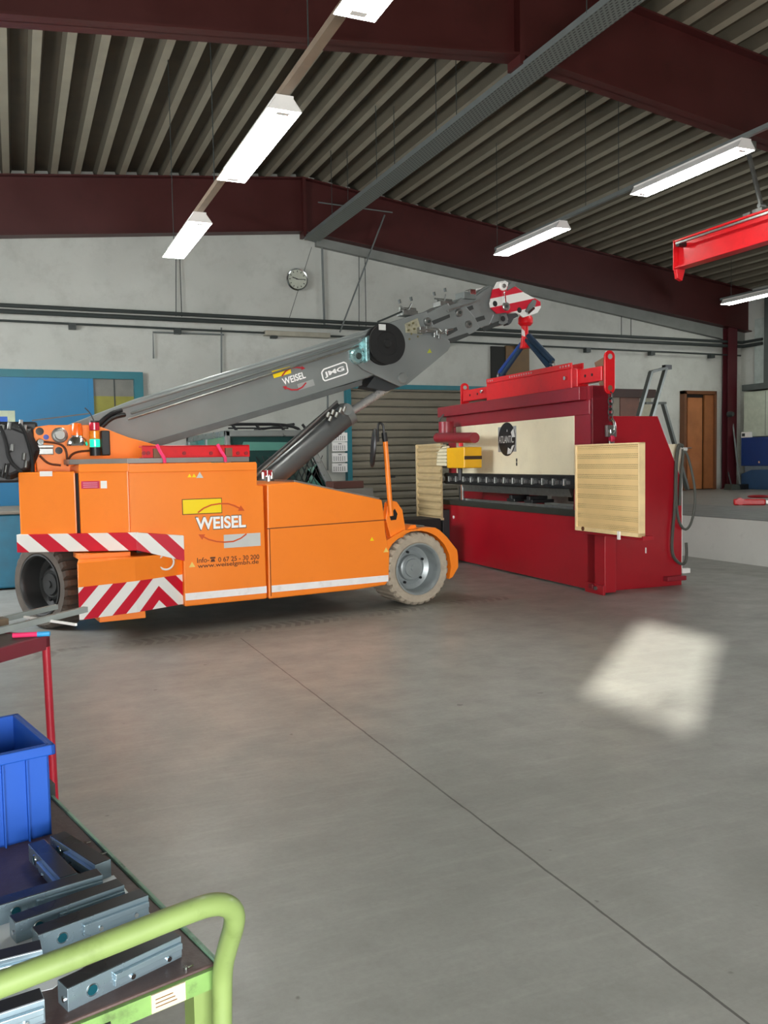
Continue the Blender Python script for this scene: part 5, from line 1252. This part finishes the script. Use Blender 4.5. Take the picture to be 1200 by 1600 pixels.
# small loose screws
for k, (px, py, lab) in enumerate(((132, 1316, 'tiny loose screw on the deck right of the crosswise block'), (157, 1333, 'tiny loose screw at the far tip of the crosswise block'), (112, 1350, 'small steel bolt between the two crosswise blocks'), (95, 1330, 'small steel bolt between bin and outer crosswise block'), (290, 1510, 'tiny screw near the cart front edge by the handle post'))):
    p = CC+Rz@Q.z(px, py, DH+.006)
    t = thing('loose_screw', lab, 'screw', (p.x, p.y, DH), 0, 'loose screws on the cart'); MB().cyl((0, 0, 0), (0, 0, .006), .004, n=10).build('screw_head', M_chrome, t); MB().cyl((0, 0, .003), (.012, .004, .003), .0018, n=8).build('shaft', M_chrome, t)

# ------------------------------------------------------------------ maroon stand at the left edge
TH = .79
p0 = W.z(78, 992, TH); p1 = W.z(0, 1013, TH); p2 = W.z(66, 984, TH)
ang = math.atan2(p0.y-p1.y, p0.x-p1.x)
st = thing('steel_stand', 'low maroon steel stand with thin leg at the left edge', 'stand', (p0.x, p0.y, 0), ang)
S = Frame((p0.x, p0.y, 0), ang)
M_mar = mat('stand_maroon', '6b1c28', .45, var=.12, scale=8)
b = MB(); b.box(-.9, 0, 0, .02, TH-.05, TH); b.box(-.9, 0, .28, .3, TH-.05, TH); b.box(-.02, 0, 0, .3, TH-.05, TH); b.build('frame', M_mar, st, bevel=.002)
MB().box(-.9, -.002, .002, .298, TH-.012, TH-.002).build('top_sheet', mat('stand_top', '4f453f', .6), st)
M_legr = mat('leg_red', 'a5142a', .4, var=.08, coat=.2)
lg0 = S.y(72, 1010, .01); lg1 = S.y(84, 1226, .01); dd = (lg1-lg0); e_ = lg0+dd*(lg0.z/(-dd.z))
MB().cyl(lg0, (e_.x, .01, 0), .0145, n=14).build('leg', M_legr, st, smooth=True)
MB().cyl((-.02, .28, TH-.03), (e_.x*1.0, .32, 0), .0145, n=14).build('leg', M_legr, st, smooth=True)
for yy in (.01, .28): MB().cyl((-.88, yy, TH-.03), (-.92, yy, 0), .0145, n=14).build('leg', M_legr, st, smooth=True)
# metal profiles lying on the stand
def bar(label, a, c, za, wd, ht, m, name='metal_profile', cat='metal bar', zc_=None):
    p = W.z(a[0], a[1], za); q = W.z(c[0], c[1], zc_ or za); t = MB().obox((0, 0, 0), q-p, wd, ht).build(name, m, bevel=.001); t.location = p; return tag(t, label, cat, 'metal stock on the stand' if cat == 'metal bar' else None)
bar('longer grey steel profile reaching furthest right over the stand', (-60, 1000), (134, 952), TH+.045, .022, .022, M_conduitg if False else mat('profile_grey', '8f9692', .4, .3))
bar('shorter grey steel profile behind the longer one on the stand', (-40, 978), (88, 948), TH+.03, .02, .02, mat('profile_grey', '8f9692', .4, .3))
bar('thin shiny white rod lying across the grey profiles on the stand', (38, 964), (119, 976), TH+.036, .009, .009, M_white)
bar('flat brown wood offcut at the very left edge on the stand', (-60, 985), (9, 975), TH+.03, .06, .05, mat('wood_offcut', '6c5c48', .7), 'wood_offcut', 'wood')
t = thing('marking_pen', 'pink and light blue pen lying at the stand corner', 'pen', W.z(20, 993, TH+.008)); q = W.z(78, 990, TH+.008)-t.location
MB().cyl((0, 0, 0), q*.66, .009, n=12).build('barrel', M_ptag, t); MB().cyl(q*.66, q, .009, n=12).build('cap', mat('pen_blue', '3aa0d8', .4), t)
# wide blue machine base seen left of the crane tail
q = P(28, 805, 11.2)
t = thing('blue_container', 'dark teal-blue low container behind the crane tail at the left edge', 'container', (-2.4, 10.6, 0))
MB().box(0, q.x+2.4+.1, 0, 1.4, .02, .86).build('body', mat('teal_dark', '145a72', .5), t, bevel=.02)
MB().box(-.02, q.x+2.4+.12, -.02, 1.42, .86, .9).build('lid', mat('lid_brown', '6a665c', .6), t, bevel=.01)
